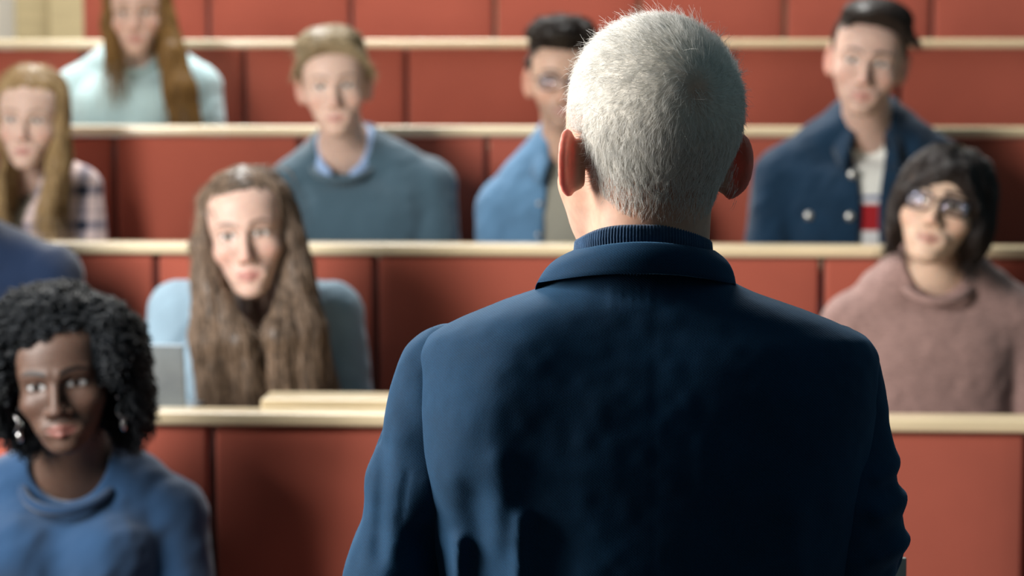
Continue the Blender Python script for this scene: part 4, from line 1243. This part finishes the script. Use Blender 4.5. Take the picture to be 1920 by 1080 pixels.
    rows = [(478, .046, .052, -.016), (505, .064, .062, -.017), (540, .094, .074, -.016), (565, .128, .084, -.015), (600, .176, .094, -.012), (630, .206, .102, -.010), (670, .217, .113, -.006), (740, .217, .125, -.003), (860, .212, .134, .002), (1000, .205, .134, .004), (1150, .196, .128, .006), (1350, .188, .122, .008), (1600, .200, .130, .008), (1780, .206, .132, .008)]
    T = [pz(r_[0]) for r_ in rows]; Aw = [r_[1] for r_ in rows]; Db = [r_[2] for r_ in rows]; CY = [YM + .005 + r_[3] for r_ in rows]
    CX = [xc + (.004 if r_[0] > 600 else .002) for r_ in rows]
    G = Field(axis([(xc - .25, .0032), xc + .25]), axis([(YM - .17, .0032), (YM + .02, .008), YM + .18]), axis([(T[-1] - .03, .006), (pz(1100), .0032), T[0] + .04]))
    G.add(lambda x, y, z: loft(x, y, z, T, Aw, Db, CX, CY, 2.3, .012), [-9] * 3, [9] * 3, .001)
    def ridge(Fd, x0, y0, x1, y1, sig, amp, tap=.5):
        a, c = px(x0, y0), px(x1, y1); dx, dz = c[0] - a[0], c[2] - a[2]; L = dx * dx + dz * dz
        def fn(x, y, z):
            t = ((x - a[0]) * dx + (z - a[2]) * dz) / L; tc = np.clip(t, 0, 1)
            d2 = (x - a[0] - tc * dx) ** 2 + (z - a[2] - tc * dz) ** 2
            return -amp * np.exp(-d2 / (2 * sig * sig)) * (y < YM)
        m = 4 * sig
        Fd.disp(fn, [min(a[0], c[0]) - m, -9, min(a[2], c[2]) - m], [max(a[0], c[0]) + m, 9, max(a[2], c[2]) + m])
    ridge(G, 980, 610, 870, 860, .034, .013)            # shoulder blades
    ridge(G, 1440, 620, 1530, 850, .040, .005)
    ridge(G, 1205, 560, 1205, 1200, .040, -.0012)        # hollow of the spine
    ridge(G, 952, 830, 950, 960, .010, .005)
    ridge(G, 990, 930, 976, 1200, .0060, .0075)         # drag lines below the left armhole
    ridge(G, 872, 985, 866, 1180, .0055, .0075)
    ridge(G, 905, 900, 925, 1150, .012, -.006)
    ridge(G, 1060, 980, 1040, 1200, .018, -.004)
    ridge(G, 1480, 930, 1500, 1180, .010, .005)
    for q in range(5): ridge(G, 1150 + q * 17, 528, 1152 + q * 17, 556, .0022, .0011)
    ridge(G, 1228, 540, 1226, 1200, .0012, -.0005)      # centre seam
    G.disp(lambda x, y, z: -.0012 * vnoise(x, y, z * .5, 20, 40) - .0006 * vnoise(x, y, z, 75, 41))
    V, Q = G.mesh(); V, Q = biggest(V, Q); V = relax(V, Q, 1, .4)
    jk = part(b, 'blazer', V, Q, M['blazer'], label='navy wool blazer')
    for sd in (-1, 1):
        if sd < 0: pts = [(839, 708, .050, 0), (806, 905, .0565, .0), (766, 1085, .0575, .004), (737, 1290, .054, .01), (760, 1560, .044, .07), (790, 1760, .040, .11)]
        else: pts = [(1556, 704, .0495, 0), (1564, 905, .0565, .0), (1577, 1010, .0555, .002), (1540, 1135, .053, .006), (1545, 1290, .052, .02), (1580, 1560, .044, .07), (1560, 1760, .040, .11)]
        pp = [np.array(W(x_, y_, YM)) + V3((0, dy, 0)) for x_, y_, _, dy in pts]; rr = [q[2] for q in pts]
        X0 = min(p[0] for p in pp) - .08; X1 = max(p[0] for p in pp) + .08
        S = Field(axis([(X0, .0032), X1]), axis([(YM - .09, .0032), (YM + .05, .008), YM + .20]), axis([(pp[-1][2] - .06, .006), (pz(1100), .0032), pp[0][2] + .09]))
        for i in range(len(pp) - 1): S.cap(pp[i], pp[i + 1], rr[i], rr[i + 1], k=.02)
        if sd < 0:
            ridge(S, 727, 830, 722, 1020, .006, -.005); ridge(S, 815, 985, 838, 1120, .013, -.013); ridge(S, 776, 870, 762, 960, .0022, -.0016); ridge(S, 745, 1000, 715, 1120, .008, .003)
        else:
            for yy, am in ((868, .006), (930, .007), (1010, .006), (1048, -.004), (985, -.004), (888, -.004)): ridge(S, 1640, yy + 14, 1720, yy - 8, .008, am)
        S.disp(lambda x, y, z: -.0022 * vnoise(x + .4 * z, y, z * .8, 34, 42 + sd) - .0007 * vnoise(x, y, z, 80, 44))
        V, Q = S.mesh(); V, Q = biggest(V, Q); V = relax(V, Q, 1, .4)
        part(b, 'sleeve', V, Q, M['blazer'], jk)
    # collar: stands behind the roll-neck, folds over and runs down into the lapels
    A, B = [], []; n = 96
    for i in range(n):
        t = -1 + 2 * i / (n - 1); a = -PI / 2 + t * math.radians(166); c, s = math.cos(a), math.sin(a)
        fr = max(0., (abs(t) - .45) / .55)
        top = V3((xc + c * .0675 + .001, YM - .010 + s * .0735, W(1206, 455, YM - .085)[2] - .012 * abs(c) ** 2 - .055 * fr ** 1.3))
        low = V3((xc + c * .1015 - .014 * (c > 0) * c, YM - .010 + s * .083, W(1206, 514, YM - .10)[2] - .0155 * abs(c) ** 2.2 - .10 * fr ** 1.3))
        out = V3((c, s, 0)); ln = []
        for v in np.linspace(0, 1, 9):
            p = top + (low - top) * v + out * (.0045 * math.sin(PI * v)) + V3((0, 0, .003 * math.sin(PI * v)))
            ln.append(p)
        A.append([top - out * .006 - V3((0, 0, .012))] + [top - out * .003 + V3((0, 0, .0005))] + ln)
        B.append([q - (out * .0035 + V3((0, 0, .003))) * (1 if w_ < 9 else .12) for w_, q in enumerate(A[-1])])
    V, Q = sheet(np.array(A), np.array(B), False)
    part(b, 'collar', V, Q, M['blazer'], jk)
    # trousers and shoes
    S = Field(axis([(xc - .27, .012), xc + .27]), axis([(YM - .17, .012), YM + .2]), axis([(.06, .012), 1.04]))
    for s in (-1, 1):
        hp = b.hip + V3((s * .09, 0, -.02)); kn = hp + V3((s * .01, .01, -.42)); an = kn + V3((s * .005, -.02, -.38))
        S.cap(hp, kn, .095, .072, k=.03); S.cap(kn, an, .072, .06, k=.02)
    S.ell(b.hip + V3((0, 0, .03)), (.17, .115, .10), k=.03)
    V, Q = S.mesh(); part(b, 'trousers', V, Q, M['dark'])
    for s in (-1, 1):
        a = V3((b.hip[0] + s * .105, YM, .08)); S = Field(axis([(a[0] - .08, .006), a[0] + .08]), axis([(a[1] - .12, .007), a[1] + .25]), axis([(-.02, .006), .14]))
        S.cap(a + V3((0, -.03, -.035)), a + V3((0, .16, -.046)), .045, .038, k=.02)
        S.F = smax(S.F, (f32(.004) - S.ax[2])[None, None, :] + 0 * S.F, .004)
        V, Q = S.mesh(); part(b, 'shoe', V, Q, M['shoe'])
    # grey folder held under the right arm: only its corner shows
    k0 = W(1570, 1044, YM + .185); k1 = W(1699.5, 1044, YM + .185)
    fo = box('folder', (k0.x, YM + .182, k0.z - .31), (k1.x, YM + .188, k0.z), M['folder'], None, ((k0.x + k1.x) / 2, YM + .185, k0.z - .31), .001)
    tag(fo, 'flat grey folder held beside the grey-haired man, one corner showing below his right sleeve', 'folder')
    return b
lecturer()
# ------------------------------------------------------------------ camera, daylight
cam = bpy.data.cameras.new('camera'); co = bpy.data.objects.new('camera', cam); COL.objects.link(co)
cam.sensor_width = 36; cam.lens = FPX / 1920 * 36
co.matrix_world = Matrix.Translation(CAMPOS) @ CAMROT.to_4x4()
cam.clip_start = .05; cam.clip_end = 60
cam.dof.use_dof = True; cam.dof.focus_distance = 2.19; cam.dof.aperture_fstop = 6.0; cam.dof.aperture_blades = 0
sc.camera = co
def area(name, loc, target, sx, sy, energy, color):
    l = bpy.data.lights.new(name, 'AREA'); l.shape = 'RECTANGLE'; l.size = sx; l.size_y = sy; l.energy = energy; l.color = color
    o = bpy.data.objects.new(name, l); o.location = loc
    o.rotation_euler = (Vector(target) - Vector(loc)).to_track_quat('-Z', 'Y').to_euler(); COL.objects.link(o); return o
area('window_daylight', (WX + .02, (WY0 + WY1) / 2, (WZ0 + WZ1) / 2), (0, (WY0 + WY1) / 2 + 1.5, 1.7), WY1 - WY0, WZ1 - WZ0, 250, (1.0, .97, .93))
area('ceiling_light', (-1.3, 7.6, 4.6), (-.7, 6.6, 1.2), 2.4, 3.2, 380, (1.0, .98, .95))
w = bpy.data.worlds.new('room_light'); sc.world = w; w.use_nodes = True
w.node_tree.nodes['Background'].inputs[0].default_value = (.50, .82, .95, 1); w.node_tree.nodes['Background'].inputs[1].default_value = .14
vs = sc.view_settings; vs.view_transform = 'Standard'; vs.look = 'None'; vs.gamma = 1; vs.exposure = 0; vs.use_curve_mapping = False
